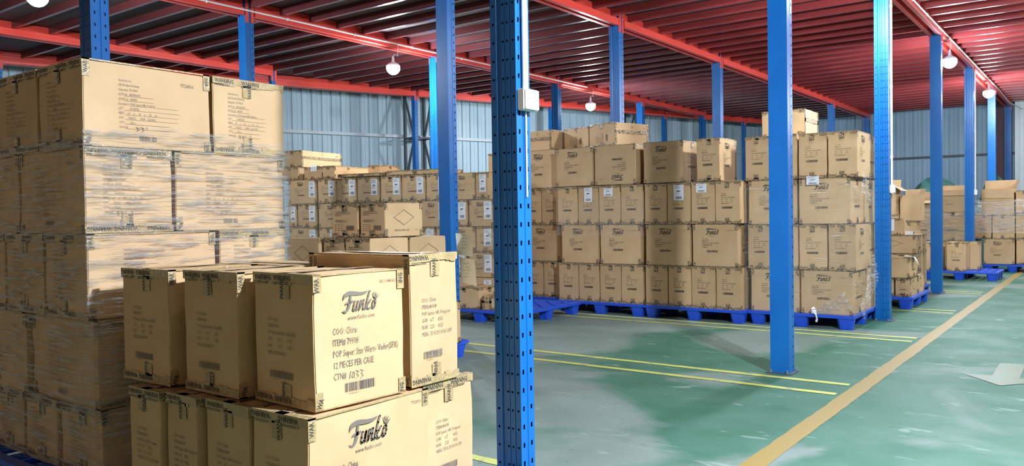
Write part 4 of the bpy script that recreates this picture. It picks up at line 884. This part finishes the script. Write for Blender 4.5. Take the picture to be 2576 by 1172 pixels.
# ---- pallet with two upright cartons
G = 'upright cartons on the low pallet'
pallet(-2.56, 15.0, 0, 1.13, .95, 'blue plastic pallet with upright cartons, left of the orange line')
carton(F0, -2.56, -2.275, 15.1, 15.6, .14, .62, 'upright plain carton half behind the fourth aisle column', G, 'X', 'X')
carton(F0, -2.19, -1.90, 15.12, 15.6, .14, .62, 'upright text-printed carton in the middle of the low pallet', G, 'N', 'X')
carton(F0, -2.30, -1.76, 15.62, 15.90, .14, .62, 'upright logo carton at the back of the low pallet', G, 'F', 'X')
# ---- open cartons at the back
def flaps(fr, u0, u1, v0, v1, z, spec, parent):
    pass
def opencarton(u0, u1, v0, v1, z0, z1, label, G, front=None, right=None, fl=('f', 'l', 'r'), ang=None, fh=.16, fr=F0):
    ang = ang or {}
    ox, oy, a = fr; r = empty('open_cardboard_box', (ox+u0*math.cos(a)-v0*math.sin(a), oy+u0*math.sin(a)+v0*math.cos(a), z0), a, label=label, cat='box', group=G); w, d, h = u1-u0-.006, v1-v0-.006, z1-z0; t = .005
    b = MB(); b.box(0, w, 0, d, 0, t)
    for x0, x1, y0, y1 in ((0, w, 0, t), (0, w, d-t, d), (0, t, t, d-t), (w-t, w, t, d-t)): b.box(x0, x1, y0, y1, t, h)
    mobj('carton', b.mesh('carton'), MT['card'], r)
    for k in fl:
        q = ang.get(k, .5); b = MB(); L_ = w if k in 'fb' else d; c_, s_ = math.cos(q), math.sin(q)
        if k == 'f': b.quad((0, 0, h), (L_, 0, h), (L_, -fh*c_, h+fh*s_), (0, -fh*c_, h+fh*s_))
        if k == 'b': b.quad((0, d, h), (L_, d, h), (L_, d+fh*c_, h+fh*s_), (0, d+fh*c_, h+fh*s_))
        if k == 'l': b.quad((0, 0, h), (0, L_, h), (-fh*c_, L_, h+fh*s_), (-fh*c_, 0, h+fh*s_))
        if k == 'r': b.quad((w, 0, h), (w, L_, h), (w+fh*c_, L_, h+fh*s_), (w+fh*c_, 0, h+fh*s_))
        n = len(b.v); b.v += [(x, y, z+.004) for x, y, z in b.v]; b.f.append((7, 6, 5, 4))
        for i in range(4): b.f.append((i, (i+1) % 4, 4+(i+1) % 4, 4+i))
        mobj('flap', b.mesh('flap'), MT['card'], r)
    if front: mobj('printing', print_mesh('Fs' if front == 'F' else front, w, h), MT['ink'], r, (0, -.0012, 0), (math.pi/2, 0, 0))
    if right: mobj('printing', print_mesh(right, d, h), MT['ink'], r, (w+.0012, 0, 0), (math.pi/2, 0, math.pi/2))
    return r
G = 'cartons of the untidy wrapped stack at the back'
ys = 16.75
pallet(-3.12, ys-.05, 0, 1.15, 1.1, 'blue plastic pallet under the untidy wrapped stack')
for n_, (a, c_, z0, z1, f) in enumerate(((-3.08, -2.60, .14, .58, 'F'), (-2.59, -2.07, .14, .58, 'F'), (-3.08, -2.60, .582, 1.12, 'N'), (-2.59, -2.07, .582, 1.12, 'N'))):
    carton(F0, a, c_, ys, ys+.55, z0, z1, ['bottom left', 'bottom right', 'middle left', 'middle right'][n_]+' carton of the untidy wrapped stack at the back', G, f, 'X')
opencarton(-2.60, -2.09, ys, ys+.5, 1.122, 1.52, 'open logo carton with its flaps up on the untidy wrapped stack', G, 'F', None, ('f', 'b'), {'f': -1.35, 'b': 1.3}, .10)
opencarton(-3.05, -2.66, ys+.02, ys+.5, 1.122, 1.34, 'open carton with raised side flap, left on the untidy wrapped stack', G, None, None, ('f', 'l', 'b'), {'f': -.3, 'l': 1.2, 'b': 1.35}, .17)
film(F0, -3.08, -2.07, ys, ys+.6, .15, 1.16, 'clear crumpled film round the untidy wrapped stack at the back', 12, off=.02)
G = 'open cartons of the left back stack'
carton(F0, -3.25, -2.80, 14.3, 14.85, .14, .60, 'bottom carton of the left back stack behind the diamond cartons', G, 'X', 'N'); carton(F0, -3.25, -2.80, 14.3, 14.85, .602, 1.10, 'middle carton of the left back stack behind the diamond cartons', G, 'X', 'R')
opencarton(-3.28, -2.82, 14.3, 14.8, 1.102, 1.56, 'open tall carton on top of the left back stack', G, None, 'R', ('r', 'b', 'f'), {'r': -.6, 'b': 1.2, 'f': -1.2}, .13)
opencarton(-2.80, -2.50, 14.6, 15.05, 1.0, 1.42, 'open carton with upright flaps right of the left back stack', G, None, None, ('b', 'r'), {'b': 1.45, 'r': 1.35}, .10)
carton(F0, -2.80, -2.55, 14.6, 14.95, .14, .99, 'tall plain carton under the open carton, left back stack', G, 'X', 'X')
pallet(-3.35, 14.0, 0, .77, 1.0, 'blue plastic pallet under the left back stack')
# ---- far right stack
G = 'cartons of the far right stack'
pallet(-1.89, 17.12, 0, .95, 1.15, 'blue plastic pallet under the far right stack by the orange line')
carton(F0, -1.875, -1.385, 17.18, 17.72, .145, .612, 'bottom logo carton of the far right stack', G, 'F', 'N')
carton(F0, -2.02, -1.745, 17.2, 17.74, .614, 1.064, 'second-tier left carton of the far right stack', G, 'N', None)
carton(F0, -1.735, -1.385, 17.18, 17.72, .614, 1.064, 'second-tier right carton of the far right stack', G, 'N', 'R')
carton(F0, -1.37, -1.10, 17.3, 17.85, .145, .612, 'bottom carton right of the logo carton, far right stack', G, 'X', 'N'); carton(F0, -1.375, -1.10, 17.3, 17.85, .614, 1.064, 'second-tier carton at the right end, far right stack', G, 'X', 'N')
opencarton(-1.905, -1.395, 17.18, 17.72, 1.066, 1.53, 'large open wrapped carton on top of the far right stack', G, None, None, ('f', 'r', 'b'), {'f': -1.45, 'r': 1.2, 'b': 1.5}, .17)
carton(F0, -1.375, -1.10, 17.3, 17.8, 1.066, 1.50, 'upper carton at the right end, far right stack', G, 'X', 'X')
film(F0, -2.025, -1.09, 17.18, 17.86, .72, 1.33, 'bright clear film round the top of the far right stack', 21, off=.02, ragged=.03)
# ---- tarpaulin heaps
def heap(cx, cy, rx, ry, h, seed, label):
    b = MB(); rd = random.Random(seed); N = 36; K = 12
    ph = [rd.uniform(0, 6) for _ in range(6)]
    for k in range(K+1):
        t = k/K
        for i in range(N):
            a = 2*math.pi*i/N; rr = (math.cos(t*math.pi/2)*.98+.02)*(1+.10*math.sin(3*a+ph[0])+.05*math.sin(7*a+ph[1]+t*5)+.03*math.sin(13*a+ph[2]))
            b.v.append((cx+rx*rr*math.cos(a), cy+ry*rr*math.sin(a), h*math.sin(t*math.pi/2)**.55*(1+.035*math.sin(3*a+ph[3])*math.cos(t*1.5)+.02*math.sin(8*a+ph[4]+4*t))*(1 if k else 0)))
    for k in range(K):
        for i in range(N): j = (i+1) % N; b.f.append((k*N+i, k*N+j, (k+1)*N+j, (k+1)*N+i))
    b.f.append(tuple(K*N+i for i in range(N)))
    mobj('tarpaulin_heap', b.mesh('tarp', smooth=True), MT['tarp'], label=label, cat='tarpaulin')
heap(-3.20, 20.3, .66, .7, 1.86, 1, 'green tarpaulin heap against the back wall, left of the fourth aisle column')
heap(-2.02, 20.5, .34, .55, 1.86, 2, 'green tarpaulin heap directly behind the open cartons')
heap(-4.55, 20.4, .55, .6, 1.76, 4, 'low green tarpaulin heap at the left, by the third aisle column')
